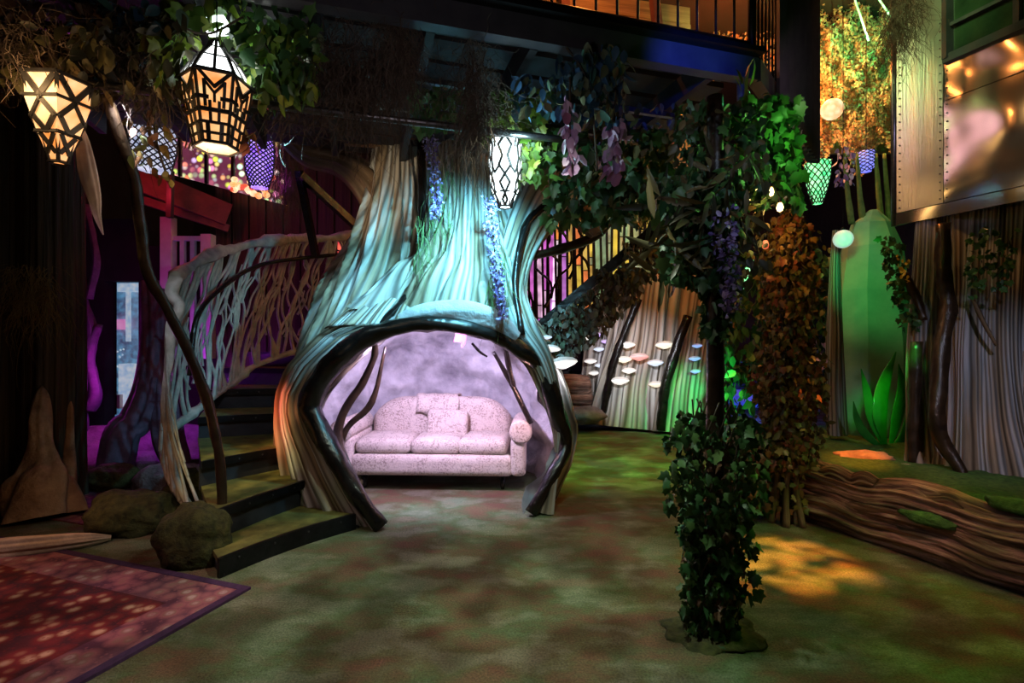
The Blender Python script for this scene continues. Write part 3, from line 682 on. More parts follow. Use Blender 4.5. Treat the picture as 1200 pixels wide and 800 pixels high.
# pink tag hanging in the hollow
mb = MB(); T = Matrix.Translation(P(540, 392, 4.9)) @ Matrix.Rotation(R(12), 4, 'Y')
ribbon_prism(mb, [(-.05, .1), (.05, .1), (.06, -.08), (.035, -.12), (.02, -.07), (-.05, -.08)], 0.006, T)
tag(mb.build('pink_ribbon', 'pink_cloth', None, False, P(540, 392, 4.9)), 'pink paper ribbon hanging from the roof of the hollow', 'ribbon')
mb = MB(); c = G(416, 572); rock(mb, (c.x, c.y+.03, .055), (.075, .07, .07), 4, .3); tag(mb.build('small_stone', 'pale_stone', None, loc=(c.x, c.y, 0)), 'small pale stone on the turf by the left foot of the sofa', 'stone')

# ================================================================== curved stair
st = thing('curved_stair', G(330, 640), 'curved stair of mossy treads with black riveted risers beside the tree', 'stair')
SP = [((256, 655, .12), (416, 602, .12)), ((246, 601, .33), (356, 563, .33)), ((236, 541, .53), (345, 522, .53)), ((232, 489, .74), (338, 484, .74)), ((240, 457, .95), (340, 455, .95)), ((262, 432, 1.15), (352, 431, 1.15)), ((300, 414, 1.35), (372, 414.2, 1.35))]
pts = [(G(*a), G(*b)) for a, b in SP]
pts[5] = (P(255, 429, 6.35), P(352, 429, 6.2)); pts[6] = (P(290, 414, 6.9), P(372, 414, 6.5))
pts[5][0].z = pts[5][1].z = 1.15; pts[6][0].z = pts[6][1].z = 1.34
pts.append((Vector((-2.9, 7.3, 1.53)), Vector((-2.1, 6.9, 1.53)))); pts.append((Vector((-2.3, 7.7, 1.72)), Vector((-1.7, 7.0, 1.72))))
zprev = 0.0
for i in range(len(pts)-1):
    (a, b), (c_, d_) = pts[i], pts[i+1]; z = a.z; up = Vector((0, 0, 1))
    c2 = a+(c_-a)*1.12; d2 = b+(d_-b)*1.12; c2.z = d2.z = z
    nseg = 8; top = [a+(b-a)*t/nseg for t in range(nseg+1)]
    sag = [0.05*math.sin(math.pi*t/nseg)*(1 if i == 0 else 0.4) for t in range(nseg+1)]; nrm = Vector((-(b-a).y, (b-a).x, 0)).normalized()
    top = [p+nrm*s for p, s in zip(top, sag)]
    vs_ = top+[d2, c2]; lo = [v-up*0.035 for v in vs_]; k = len(vs_)
    mb = MB(); mb.add(vs_+lo, [tuple(range(k)), tuple(range(2*k-1, k-1, -1))]+[(q, q+k, (q+1) % k+k, (q+1) % k) for q in range(k)])
    t_ = mb.build('tread', 'stair_moss', st, False)
    f = -nrm*0.012; vs_ = [p+f+up*0.003 for p in top]+[p+f-up*(0.06 if i else 0.12)-up*0.0 for p in top][::-1]
    vb = [v+nrm*0.03 for v in vs_]; k = len(vs_)
    mb = MB(); mb.add(vs_+vb, [tuple(range(k)), tuple(range(2*k-1, k-1, -1))]+[(q, q+k, (q+1) % k+k, (q+1) % k) for q in range(k)]); nz = mb.build('nosing', 'steel_black', st, False)
    rv = MB()
    for q in range(1, nseg, 2):
        lathe(rv, top[q]+f-up*0.03-nrm*0.004, [(.008, 0), (.006, .004), (.0, .006)], 8, M=(-nrm).to_track_quat('Z', 'Y').to_matrix().to_4x4())
    if i < 5: rv.build('rivet', 'steel_pipe', nz, False)
    if i:
        vs_ = [p+nrm*0.03-up*0.05 for p in top]+[p+nrm*0.03-up*(z-pts[i-1][0].z+0.03) for p in top][::-1]
        vb = [v+nrm*0.02 for v in vs_]; mb = MB(); mb.add(vs_+vb, [tuple(range(k)), tuple(range(2*k-1, k-1, -1))]+[(q, q+k, (q+1) % k+k, (q+1) % k) for q in range(k)]); mb.build('riser', 'deck_dark', st, False)
# outer stringer down to the floor
vs_ = []
for a, b in pts: vs_.append(a+Vector((0.02, .02, -.04)))
for s_, nm in ((0, 'stringer'), (1, 'stringer')):
    tp = [Vector((p[s_].x, p[s_].y+.02, max(.02, p[s_].z-.25))) for p in pts]; mb = MB(); vv = []
    for q in tp: vv += [q, Vector((q.x, q.y, max(0, q.z-0.45))), q+Vector((.03, 0, 0)), Vector((q.x+.03, q.y, max(0, q.z-.45)))]
    ff = []
    for i in range(len(tp)-1):
        b = i*4; ff += [(b, b+4, b+5, b+1), (b+2, b+3, b+7, b+6), (b, b+2, b+6, b+4), (b+1, b+5, b+7, b+3)]
    ff += [(0, 1, 3, 2), tuple(len(vv)-4+q for q in (0, 2, 3, 1))]
    mb.add(vv, ff); mb.build(nm, 'deck_dark', st, False)

# ================================================================== branch railing
TOPC = [(205, 326, 4.35), (214, 318, 4.6), (236, 304, 5.0), (262, 294, 5.4), (300, 285, 5.9), (345, 280, 6.4), (388, 279, 6.7), (424, 274, 7.0)]
BOTC = [(252, 614, 3.85), (222, 597, 3.98), (200, 560, 4.25), (193, 515, 4.7), (228, 482, 5.2), (268, 452, 5.7), (300, 428, 6.1), (345, 412, 6.5), (390, 398, 6.8), (424, 388, 7.0)]
railing = thing('branch_railing', G(250, 616), 'railing of pale intertwined bare branches curving up the stair', 'railing')
TA = spline([list(P(*q)) for q in TOPC], 200); BA = spline([list(P(*q)) for q in BOTC], 200)
mb = MB(); tube(mb, [(Vector(p), 0.052+0.012*math.sin(i*1.3)) for i, p in enumerate(TA[::12])], 12, 90, 0.45, True, 0.6); mb.build('handrail', 'pale_branch', railing)
# knotted newel end
tb(railing, 'newel_branch', 'pale_branch', [(P(207, 326, 4.35), .055), (P(201, 345, 4.3), .045), (P(210, 360, 4.28), .05), (P(201, 385, 4.26), .045), (P(198, 420, 4.25), .030), (P(192, 480, 4.2), .020), (P(204, 550, 4.1), .020), (P(226, 600, 3.95), .028), (P(252, 616, 3.85), .036)], 10, 0.5)
mb = MB(); tube(mb, [(Vector(p), (0.020+.016*min(1, i/8))+0.008*math.sin(i*1.7)) for i, p in enumerate(BA[::10])], 10, 90, 0.4, True, 0.5); mb.build('bottom_rail', 'pale_branch', railing)
def surf(s, t):
    i = min(max(s, 0), 1)*199; a = int(min(i, 198)); f = i-a
    T_ = TA[a]*(1-f)+TA[a+1]*f; B_ = BA[a]*(1-f)+BA[a+1]*f; p = B_*(1-t)+T_*t
    bul = 0.16*math.sin(math.pi*t)*(1-s); p = p+np.array([-bul, -0.02, 0]); return Vector(p)
rr = random.Random(5)
for i in range(56):
    s0 = .012+.98*((i+.5+rr.uniform(-.3, .3))/56)**.66; s1 = s0+rr.uniform(-.035, .035); q = []; ph = rr.uniform(0, 6); am = rr.uniform(.010, .026)
    for k in range(9):
        t = k/8; q.append((surf(s0+(s1-s0)*t+am*math.sin(ph+t*rr.uniform(6, 9)), t*1.0), (0.014+0.009*rr.random())*(1.25-.5*math.sin(math.pi*t))*(0.5+.5*min(1, s0/.3))))
    mb = MB(); tube(mb, q, 6, 30, 0.3, False); mb.build('baluster', 'pale_branch', railing)
for i in range(80):
    s0 = rr.uniform(0.02, .97); t0 = rr.uniform(.1, .6); ds = rr.choice((-1, 1))*rr.uniform(.02, .05); dt = rr.uniform(.18, .4)
    q = [(surf(s0+ds*k/5+0.004*math.sin(k*2+i), t0+dt*k/5), (.016-.0015*k)*(0.6+.4*min(1, s0/.3))) for k in range(6)]
    mb = MB(); tube(mb, q, 5, 16, 0.3, False); mb.build('twig', 'pale_branch', railing)
tb(railing, 'inner_rail', 'black_branch', [(P(222, 440, 4.75), .022), (P(230, 375, 4.85), .024), (P(254, 342, 5.2), .024), (P(300, 312, 5.8), .024), (P(350, 303, 6.3), .024), (P(420, 296, 6.8), .022)], 8, 0.25)
# dark climbing pole
pole = tag(tb(None, 'branch_pole', 'brown_branch', [(P(262, 642, 3.66), .034), (P(261, 590, 3.64), .034), (P(257, 535, 3.6), .033), (P(243, 470, 3.5), .032), (P(222, 415, 3.4), .031), (P(196, 362, 3.25), .030), (P(172, 315, 3.1), .030), (P(164, 262, 3.0), .030), (P(158, 210, 2.85), .028), (P(140, 160, 2.7), .026), (P(124, 110, 2.6), .022)], 10, 0.3, 80), 'dark knotty branch pole leaning from the stair foot up to the overhead pipe', 'branch pole')

# ================================================================== overhead pipe and mezzanine deck
def zline(z, p0, p1):
    """two frame positions on a level line at height z"""
    out = []
    for px, py in (p0, p1):
        d = F*(CAMH-z)/(py-400); out.append(Vector(((px-600)/F*d, d, z)))
    return out
a, b = zline(2.75, (0, 86), (655, 163)); a = a+(a-b)*0.1; b = b+(b-a)*0.06
mb = MB(); tube(mb, [(a, .022), (b, .022)], 12, 12); tag(mb.build('overhead_pipe', 'steel_pipe', None, loc=(a+b)/2), 'long grey steel pipe slung overhead under the deck carrying vines', 'pipe')
PIPE = (a, b)
def on_pipe(px):
    lo, hi = 0.0, 1.0
    for _ in range(40):
        m_ = (lo+hi)/2; p = a+(b-a)*m_
        if p.x/p.y*F+600 < px: lo = m_
        else: hi = m_
    return a+(b-a)*lo
e0, e1 = zline(3.2, (480, 28), (884, 97)); dirn = (e1-e0).normalized(); e0 = e0-dirn*2.6
side1 = zline(3.2, (884, 97), (952, 190))[1]; sdir = (side1-e1).normalized(); backd = Vector((-dirn.y, dirn.x, 0))
deck = thing('mezzanine_deck', Vector((e1.x, e1.y, 3.2)), 'dark timber walkway deck crossing overhead with a blue-lit edge beam', 'walkway')
def beam(parent, name, mat, p, q, wd, ht, smooth=False):
    d = q-p; M_ = d.to_track_quat('X', 'Z').to_matrix().to_4x4(); mb = MB(); box(mb, (p+q)/2, (d.length, wd, ht), M=M_); return mb.build(name, mat, parent, smooth)
U = Vector((0, 0, 1))
beam(deck, 'edge_beam', 'deck_beam', e0+U*.075, e1+U*.075, .08, .15)
beam(deck, 'edge_flange', 'steel_black', e0+U*.16-backd*.03, e1+U*.16-backd*.03, .16, .03)
beam(deck, 'edge_beam', 'deck_beam', e1+U*.075, side1+U*.075, .08, .15)
for k in range(9):
    p = e0+backd*(0.22+.25*k)+U*.19; q = e1+backd*(0.22+.25*k)+U*.19+sdir*(0.1*k); beam(deck, 'deck_board', 'deck_dark', p, q, .235, .04)
for k in range(8):
    p = e0+(e1-e0)*(.06+.125*k)+U*.08; beam(deck, 'joist', 'deck_dark', p+backd*.05, p+backd*2.2, .05, .16)
for k, (off, dz) in enumerate(((0.55, -.02), (1.0, -.02))):
    beam(deck, 'ledger_pipe', 'steel_pipe', e0+backd*off+U*dz, e1+backd*off+U*dz, .035, .035)
mb = MB(); tube(mb, [(e1+backd*.06+dirn*-.05+U*.12, .03), (e1+backd*.06+dirn*-.05-U*.12, .03)], 10, 4); mb.build('post_socket', 'deck_beam', deck)
# railing on the deck edge
drail = thing('deck_railing', e1+U*.19, 'black steel bar railing along the edge of the overhead deck', 'railing')
tube_r = lambda p, q, r, nm='bar', n_=6: (lambda mb: (tube(mb, [(p, r), (q, r)], n_, 2), mb.build(nm, 'steel_black', drail))[1])(MB())
o_ = backd*.02
tube_r(e0+U*.27+o_, e1+U*.27+o_, .014, 'bottom_rail'); tube_r(e0+U*1.2+o_, e1+U*1.2+o_, .02, 'top_rail')
tube_r(e1+U*.02+o_, e1+U*1.22+o_, .028, 'corner_post', 8)
nb = 34
me_bar = None
for k in range(1, nb):
    p = e0+(e1-e0)*k/nb+o_
    if me_bar is None:
        mb = MB(); tube(mb, [(Vector((0, 0, .27)), .009), (Vector((0, 0, 1.2)), .009)], 6, 2); oo = mb.build('bar', 'steel_black', None); me_bar = oo.data; bpy.data.objects.remove(oo)
    copy_piece(me_bar, 'bar', drail, Matrix.Translation(p))
for k in range(1, 22):
    p = e1+(side1-e1)*k/21; copy_piece(me_bar, 'bar', drail, Matrix.Translation(p-U*.1))
tube_r(e1+U*.2, side1+U*.2, .014, 'bottom_rail'); tube_r(side1, side1+U*1.2, .028, 'corner_post', 8)
# ribbed side screen hanging off the deck corner
scr = thing('ribbed_screen', e1+sdir*1.0, 'dark ribbed metal screen beside the deck corner above the ivy', 'screen')
s0 = e1+dirn*.16+sdir*.2-U*.1; s1 = side1+dirn*.05
for k in range(14):
    p = s0+(s1-s0)*k/13; q = p+Vector((0, 0, 1.9)); beam(scr, 'rib', 'deck_beam', p, q, .045, .045)
# upper storey planks behind the railing
up = thing('upper_plank_wall', P(680, 20, 5.2), 'orange-lit wall of horizontal timber planks above the deck', 'plank wall')
u0, u1 = Vector((-1.6, 4.9, 0)), Vector((1.95, 5.6, 0))
for k in range(9):
    z = 3.45+.2*k; o_b = beam(up, 'plank', 'plank_wood', u0+U*z+Vector((0, .02*(k % 2), 0)), u1+U*z+Vector((0, .02*(k % 3), .0)), .04, .185)
for t in (.3, .62, .9):
    p = u0+(u1-u0)*t+Vector((0, -.08, 0)); beam(up, 'wall_stud', 'red_board', p+U*3.4+dirn*.12, p+U*5.2-dirn*.1, .07, .09)

# ================================================================== ivy posts on the turf
def ivy_post(base, top, r, label, cat='ivy post', mat='brown_branch'):
    t = thing('ivy_post', base, label, cat); mb = MB()
    tube(mb, [(base, r), (base.lerp(top, .5), r), (top, r*.95)], 14, 24, 0.08); mb.build('post', mat, t); return t
b1 = G(838, 742); t1 = Vector((b1.x, b1.y, 2.72))
p1 = ivy_post(b1, t1, .043, 'nearest dark post wrapped in trailing ivy, standing on open turf')
low = column([(b1.x-.02, b1.y, .02), (b1.x-.02, b1.y, .5), (b1.x, b1.y, 1.12)], lambda t: .155-.03*math.sin(t*6)+.05*(t > .6), 1000)
foliage(p1, low, .055, 'ivy', 'ivy_green', 260)
foliage(p1, column([(b1.x-.01, b1.y, .1), (b1.x, b1.y, 1.0)], .13, 260), .045, 'ivy', 'brown_leaf', 0, name='dead_foliage')
foliage(p1, column([(b1.x-.17, b1.y-.05, .12), (b1.x-.15, b1.y-.08, .5), (b1.x-.12, b1.y-.05, .95)], .035, 50), .05, 'ivy', 'ivy_green', 0, name='trailing_foliage')
foliage(p1, column([(b1.x+.15, b1.y-.05, .2), (b1.x+.12, b1.y-.05, .6)], .05, 45), .055, 'ivy', 'ivy_green', 0, name='trailing_foliage')
for k in range(12):
    a_ = k*.55; q = []
    for j in range(9):
        z = .03+1.15*j/8; rr_ = .07+.05*abs(math.sin(a_*2+j)); q.append((Vector((b1.x+rr_*math.cos(a_+j*.5), b1.y+rr_*math.sin(a_+j*.5), z)), .004))
    mb = MB(); tube(mb, q, 5, 26); mb.build('vine_stem', 'vine_stem', p1)
mb = MB(); rock(mb, (b1.x-.02, b1.y+.02, -.01), (.24, .2, .05), 8, .3); mb.build('soil_mound', 'moss', p1)
# crown of leaves around the head of the post
cr = thing('ivy_cluster', t1-Vector((0, 0, .3)), 'dense dark crown of ivy and straggling leaves on the nearest post', 'ivy')
foliage(cr, np.vstack([region(795, 900, 120, 240, 2.55, 3.0, 380), region(775, 860, 200, 330, 2.45, 2.8, 330), region(840, 868, 240, 340, 2.6, 2.9, 110), region(870, 938, 110, 240, 2.85, 3.2, 400)]), .07, 'ivy', 'ivy_green', 150)
foliage(cr, np.vstack([region(790, 900, 120, 330, 2.45, 3.0, 420)]), .06, 'oval', 'dull_leaf', 0, name='dry_foliage')
foliage(cr, np.vstack([region(760, 850, 230, 330, 2.4, 2.7, 80), region(800, 880, 180, 260, 2.4, 2.6, 50)]), .17, 'blade', 'dull_leaf', 60, 0.5, 0.8, 'blades', 'blade')
foliage(cr, column([(t1.x, t1.y, 2.2), (t1.x+.02, t1.y, 1.85), (t1.x+.0, t1.y, 1.5)], lambda t: .11-.05*t, 300), .06, 'ivy', 'ivy_green', 60)
foliage(cr, region(868, 880, 100, 130, 2.7, 2.75, 6), .16, 'blade', 'lime_leaf', 6, -1.0, 0.3, 'upright', 'blade')
wis = thing('wisteria_spray', P(848, 230, 2.45), 'hanging violet wisteria spray on the nearest ivy post', 'wisteria')
foliage(wis, column([list(P(846, 245, 2.45)), list(P(852, 300, 2.45)), list(P(860, 365, 2.45))], lambda t: .06-.02*t, 260), .030, 'petal', 'wisteria', 40, .6, .9, part='petal')
# second post
b2 = G(922, 612); t2 = Vector((b2.x, b2.y, 3.0))
p2 = ivy_post(b2, t2, .05, 'second post thick with amber-lit autumn leaves, behind the log bench')
foliage(p2, np.vstack([column([(b2.x, b2.y, .45), (b2.x, b2.y, 1.2), (b2.x+.02, b2.y, 2.55)], lambda t: .14+.10*math.sin(t*3.1)+.05*math.sin(t*17), 2300), column([(b2.x, b2.y, .1), (b2.x, b2.y, .6)], .12, 120)]), .058, 'ivy', 'autumn_leaf', 260)
foliage(p2, column([(b2.x+.05, b2.y, .6), (b2.x, b2.y, 2.4)], .27, 700), .06, 'oval', 'dull_leaf', 0, name='green_foliage')
for k in range(6):
    a_ = k*1.05; tb(p2, 'root_stem', 'brown_bough', [(Vector((b2.x+.13*math.cos(a_), b2.y+.13*math.sin(a_), .0)), .028), (Vector((b2.x+.08*math.cos(a_), b2.y+.08*math.sin(a_), .3)), .022), (Vector((b2.x+.09*math.cos(a_+.5), b2.y+.09*math.sin(a_+.5), .7)), .014)], 6)
# low bush between the posts
bb = G(882, 598); bush = thing('low_bush', bb, 'low dark ivy bush on the turf between the two posts', 'bush')
foliage(bush, region(862, 902, 505, 598, 4.1, 4.6, 520), .07, 'ivy', 'ivy_green', 60)
foliage(bush, region(862, 905, 500, 596, 4.05, 4.6, 160), .07, 'ivy', 'brown_leaf', 0, name='dead_foliage')
tb(bush, 'stem', 'vine_stem', [(bb, .02), (bb+U*.35, .014), (bb+Vector((.05, .1, .6)), .008)], 6)

# ================================================================== hanging greenery under the deck
def vine(label, pos_list, size, kind, mat, ind, stem=None, cat='vine', extra=None, hang=1.0, spread=.5):
    pos = np.vstack(pos_list); c = pos.mean(0); t = thing('hanging_vine', Vector((c[0], c[1], pos[:, 2].max())), label, cat)
    foliage(t, pos, size, kind, mat, ind, hang, spread)
    if stem:
        for s_ in stem: tb(t, 'vine_stem', 'vine_stem', [(P(*q), .006) for q in s_], 5)
    if extra: foliage(t, np.vstack(extra[0]), extra[1], extra[2], extra[3], extra[4], name='mixed_foliage')
    return t
vine('dull yellowish vine heaped on the pipe above the left amber lantern', [region(0, 130, 28, 96, 2.4, 2.75, 260)], .085, 'oval', 'dull_leaf', 70, [[(0, 70, 2.5), (60, 60, 2.55), (130, 85, 2.6)]], extra=([region(0, 130, 0, 80, 2.5, 2.8, 160)], .08, 'oval', 'brown_leaf', 20))
vine('dark mixed vine on the pipe between the two amber lanterns', [region(110, 225, 12, 108, 2.5, 2.9, 240)], .085, 'oval', 'dull_leaf', 60, [[(110, 80, 2.6), (170, 50, 2.6), (225, 100, 2.65)]], extra=([region(110, 220, 0, 90, 2.55, 2.9, 120)], .09, 'oval', 'teal_leaf', 40))
vine('bright lime vine around the top of the lit hexagonal lantern', [region(190, 290, -8, 46, 2.6, 2.95, 80), region(180, 216, 30, 92, 2.5, 2.65, 20)], .10, 'ivy', 'lime_leaf', 60, [[(190, 20, 2.6), (240, 40, 2.6), (285, 20, 2.6)]])
vine('green leafy vine right of the lit hexagonal lantern', [region(285, 372, 20, 118, 2.6, 2.95, 240)], .085, 'oval', 'lime_leaf', 80, [[(290, 20, 2.7), (320, 70, 2.7), (330, 118, 2.75)]], extra=([region(280, 372, 0, 100, 2.6, 2.9, 90)], .085, 'ivy', 'ivy_green', 30))
vine('small ochre leaves trailing before the silver lattice lantern', [region(150, 205, 110, 215, 2.7, 2.85, 50), region(285, 300, 120, 170, 2.6, 2.7, 8)], .065, 'oval', 'autumn_leaf', 40, [[(178, 100, 2.75), (182, 160, 2.78), (200, 220, 2.78)]])
vine('yellow-green vine beside the cyan scroll lantern', [region(560, 640, 105, 168, 3.25, 3.6, 220), region(606, 650, 165, 210, 3.2, 3.4, 50)], .075, 'ivy', 'lime_leaf', 80, [[(560, 120, 3.4), (600, 140, 3.4), (640, 190, 3.3)]])
vine('blue-green vine clump hanging from the deck beam with ochre leaves', [region(655, 735, 48, 140, 2.85, 3.15, 190), region(600, 660, 85, 130, 3.0, 3.3, 80)], .085, 'oval', 'teal_leaf', 90, [[(660, 50, 3.0), (690, 100, 3.0), (700, 200, 3.0)]])
vine('dark green vine filling the shade under the deck right of the flowers', [region(640, 790, 150, 262, 3.3, 4.0, 520), region(480, 560, 100, 150, 3.4, 3.9, 110)], .09, 'ivy', 'ivy_green', 80, [[(640, 150, 3.5), (720, 190, 3.5), (790, 240, 3.6)]], extra=([region(690, 800, 120, 250, 3.2, 3.9, 240)], .08, 'oval', 'dull_leaf', 0))
vine('pink and violet flower trail left of its twin under the deck', [column([list(P(668, 110, 2.9)), list(P(668, 150, 2.9)), list(P(672, 200, 2.9))], .035, 40)], .075, 'petal', 'pink_petal', 40, [[(668, 90, 2.9), (668, 150, 2.9), (672, 205, 2.9)]], 'flower trail')
vine('pink and violet flower trail right of its twin under the deck', [column([list(P(722, 138, 2.95)), list(P(720, 165, 2.95)), list(P(718, 200, 2.95))], .045, 40)], .085, 'petal', 'pink_petal', 40, [[(722, 90, 2.95), (720, 150, 2.95), (718, 205, 2.95)]], 'flower trail')
def wist(label, path, r0, n_, mat='wisteria'):
    t = thing('wisteria_strand', P(*path[0]), label, 'wisteria'); foliage(t, column([list(P(*q)) for q in path], lambda t_: r0*(1-.5*t_), n_), .028, 'petal', mat, 70, .5, .9, part='petal')
    tb(t, 'stem', 'vine_stem', [(P(*q), .005) for q in path], 5)
wist('violet wisteria strand hanging left on the pale trunk', [(503, 160, 4.3), (508, 195, 4.3), (512, 230, 4.3), (510, 252, 4.3)], .065, 420)
wist('long violet-blue wisteria strand under the cyan scroll lantern', [(575, 232, 4.2), (578, 280, 4.15), (584, 330, 4.1), (590, 372, 4.05)], .065, 620)
def blob(px, py, sx, sy, d, n):
    x = rng.normal(px, sx, n); y = rng.normal(py, sy, n); dd = rng.normal(d, .06, n); return np.stack([(x-600)/F*dd, dd, CAMH-(y-400)/F*dd], 1)
def mossclump(label, tops, length, mat='spanish_moss'):
    c = tops.mean(0); t = thing('moss_clump', Vector(c), label, 'moss'); strands(t, 'moss_hair', mat, tops, length, .035, .0028, 10)
mossclump('wide brown hanging moss clump left of the trunk top', np.vstack([blob(400, 70, 16, 26, 2.88, 260), blob(462, 35, 13, 26, 2.88, 260), blob(436, 85, 22, 14, 2.9, 240), blob(474, 70, 6, 20, 2.9, 120), blob(420, 110, 10, 10, 2.9, 100)]), .34)
mossclump('narrow brown moss tail hanging before the trunk top', np.vstack([blob(556, 70, 6, 18, 2.98, 120), blob(558, 110, 9, 18, 2.98, 240), blob(556, 145, 8, 10, 2.98, 120)]), .28)
mossclump('brown moss hanging among leaves near the left amber lantern', np.vstack([blob(30, 50, 22, 16, 2.45, 160), blob(150, 60, 22, 26, 2.65, 240), blob(185, 105, 10, 10, 2.7, 80)]), .16)
mossclump('grey-brown moss tuft behind the right lantern vine', np.vstack([blob(362, 85, 8, 14, 2.9, 120), blob(340, 105, 10, 8, 2.9, 80)]), .2)
mossclump('speckled moss tuft hanging at the corner of the metal housing', np.vstack([blob(1060, 0, 9, 22, 4.65, 320), blob(1052, 30, 7, 12, 4.65, 160)]), .3)

# ================================================================== lanterns
def cage_bar(mb, a, b, wd, th, nrm):
    d = (b-a); x = d.normalized(); z = nrm.normalized(); y = z.cross(x).normalized()
    M_ = Matrix((x, y, z)).transposed().to_4x4(); box(mb, (a+b)/2, (d.length+wd*.6, wd, th), M=M_)
def lantern(name, c, levels, nside, rot, glow, metal, label, bars, roof=None, roof_glow=None, tail=None, group=None):
    """levels: (z below hanging point, radius) rows; bars: per face list of ((u,level),(u,level),width)"""
    t = thing(name, c, label, 'lantern', group); ang = lambda k: rot+2*math.pi*k/nside
    def pt(k, lev, u=0.0, grow=1.0):
        i = min(int(lev), len(levels)-2); f = lev-i; z = levels[i][0]*(1-f)+levels[i+1][0]*f; r = (levels[i][1]*(1-f)+levels[i+1][1]*f)*grow
        a_ = Vector((r*math.cos(ang(k)), r*math.sin(ang(k)), z)); b_ = Vector((r*math.cos(ang(k+1)), r*math.sin(ang(k+1)), z)); return c+a_.lerp(b_, u)
    mb = MB(); vs_ = [pt(k, l, 0, .94) for l in range(len(levels)) for k in range(nside)]; k_ = nside
    fs = [(i*k_+j, i*k_+(j+1) % k_, (i+1)*k_+(j+1) % k_, (i+1)*k_+j) for i in range(len(levels)-1) for j in range(k_)]+[tuple(range(k_)), tuple((len(levels)-1)*k_+j for j in range(k_-1, -1, -1))]
    mb.add(vs_, fs); mb.build('diffuser', glow, t, False)
    for k in range(nside):
        mb = MB()
        for (u0_, l0), (u1_, l1), wd in bars:
            p, q = pt(k, l0, u0_), pt(k, l1, u1_); mid = (p+q)/2; nr = Vector((mid.x-c.x, mid.y-c.y, 0.02)); nr -= (q-p).normalized()*nr.dot((q-p).normalized()); cage_bar(mb, p, q, wd, .008, nr)
        mb.build('pierced_panel', metal, t, False)
    if roof:
        mb = MB(); lv = roof; vs_ = [c+Vector((r*.95*math.cos(ang(k)), r*.95*math.sin(ang(k)), z)) for z, r in lv for k in range(nside)]
        fs = [(i*k_+j, (i+1)*k_+j, (i+1)*k_+(j+1) % k_, i*k_+(j+1) % k_) for i in range(len(lv)-1) for j in range(k_)]+[tuple((len(lv)-1)*k_+j for j in range(k_))]
        mb.add(vs_, fs); rf = mb.build('roof', roof_glow or glow, t, False); mb = MB()
        for k in range(nside):
            for i in range(len(lv)-1):
                p = c+Vector((lv[i][1]*math.cos(ang(k)), lv[i][1]*math.sin(ang(k)), lv[i][0])); q = c+Vector((lv[i+1][1]*math.cos(ang(k)), lv[i+1][1]*math.sin(ang(k)), lv[i+1][0]))
                p2 = c+Vector((lv[i][1]*math.cos(ang(k+1)), lv[i][1]*math.sin(ang(k+1)), lv[i][0])); q2 = c+Vector((lv[i+1][1]*math.cos(ang(k+1)), lv[i+1][1]*math.sin(ang(k+1)), lv[i+1][0]))
                m_ = (p+q)/2; nr = Vector((m_.x-c.x, m_.y-c.y, .1)); cage_bar(mb, p, q, .018, .006, nr-(q-p).normalized()*nr.dot((q-p).normalized()))
                mm, qq = (p+p2)/2, (q+q2)/2; nr = Vector((mm.x-c.x, mm.y-c.y, .1)); cage_bar(mb, mm, qq, .014, .006, nr-(qq-mm).normalized()*nr.dot((qq-mm).normalized()))
                nr = Vector((mm.x-c.x, mm.y-c.y, .1)); cage_bar(mb, p, p2, .026 if i == 0 else .008, .006, nr-(p2-p).normalized()*nr.dot((p2-p).normalized()))
        mb.build('roof_rib', metal, rf, False)
    mb = MB(); zt = max([z for z, r in (roof or levels)]); tube(mb, [(c+Vector((0, 0, zt-.02)), .004), (c+Vector((0, 0, zt+.22)) if c.y < 4 else Vector((c.x, c.y, 6.0)), .004)], 6, 2); mb.build('hook_rod', 'steel_black', t)
    return t
# 1: left amber lantern, tapering to a point
L1 = P(69, 96, 2.45)
barsA = [((0, 0), (0, 3), 0.0162), ((0, 0), (1, 0), 0.0162), ((.1, .15), (.5, .9), 0.0243), ((.9, .15), (.5, .9), 0.0243), ((.0, .9), (1, .9), 0.0135), ((.5, 1), (.1, 1.5), 0.0216), ((.5, 1), (.9, 1.5), 0.0216), ((.1, 1.5), (.5, 2.0), 0.0216), ((.9, 1.5), (.5, 2.0), 0.0216), ((0, 2), (1, 2), 0.0162), ((.2, 2.1), (.8, 2.7), 0.0189), ((.8, 2.1), (.2, 2.7), 0.0189), ((0, 3), (1, 3), 0.0189)]
lantern('amber_lantern', L1, [(0, .135), (-.12, .13), (-.26, .085), (-.385, .035)], 5, .35, 'glow_warm', 'lantern_metal', 'amber pierced lantern tapering downward, leftmost under the pipe', barsA)
point('amber_lantern_light', L1+Vector((.0, -.22, -.1)), (1.0, .6, .25), 3)
# 2: big hexagonal lantern
L2 = P(254, 98, 2.62)
barsB = [((0, 0), (0, 3), 0.0136), ((0, 0), (1, 0), 0.0136), ((.06, .0), (.5, .75), 0.0161), ((.94, .0), (.5, .75), 0.0161), ((.22, .5), (.5, 1.05), 0.0124), ((.78, .5), (.5, 1.05), 0.0124), ((.22, 0.5), (.22, 1.6), 0.0136), ((.78, .5), (.78, 1.6), 0.0136), ((0, 1.25), (.3, 1.25), 0.0186), ((.7, 1.25), (1, 1.25), 0.0186), ((.5, 1.05), (.5, 1.4), 0.0124), ((.1, 1.75), (.9, 1.75), 0.0211), ((.36, 1.4), (.36, 2.2), 0.0136), ((.64, 1.4), (.64, 2.2), 0.0136), ((0, 2.25), (1, 2.25), 0.0136), ((.25, 2.3), (.25, 2.9), 0.0186), ((.75, 2.3), (.75, 2.9), 0.0186), ((0, 2.65), (1, 2.65), 0.0124), ((0, 3), (1, 3), 0.0161)]
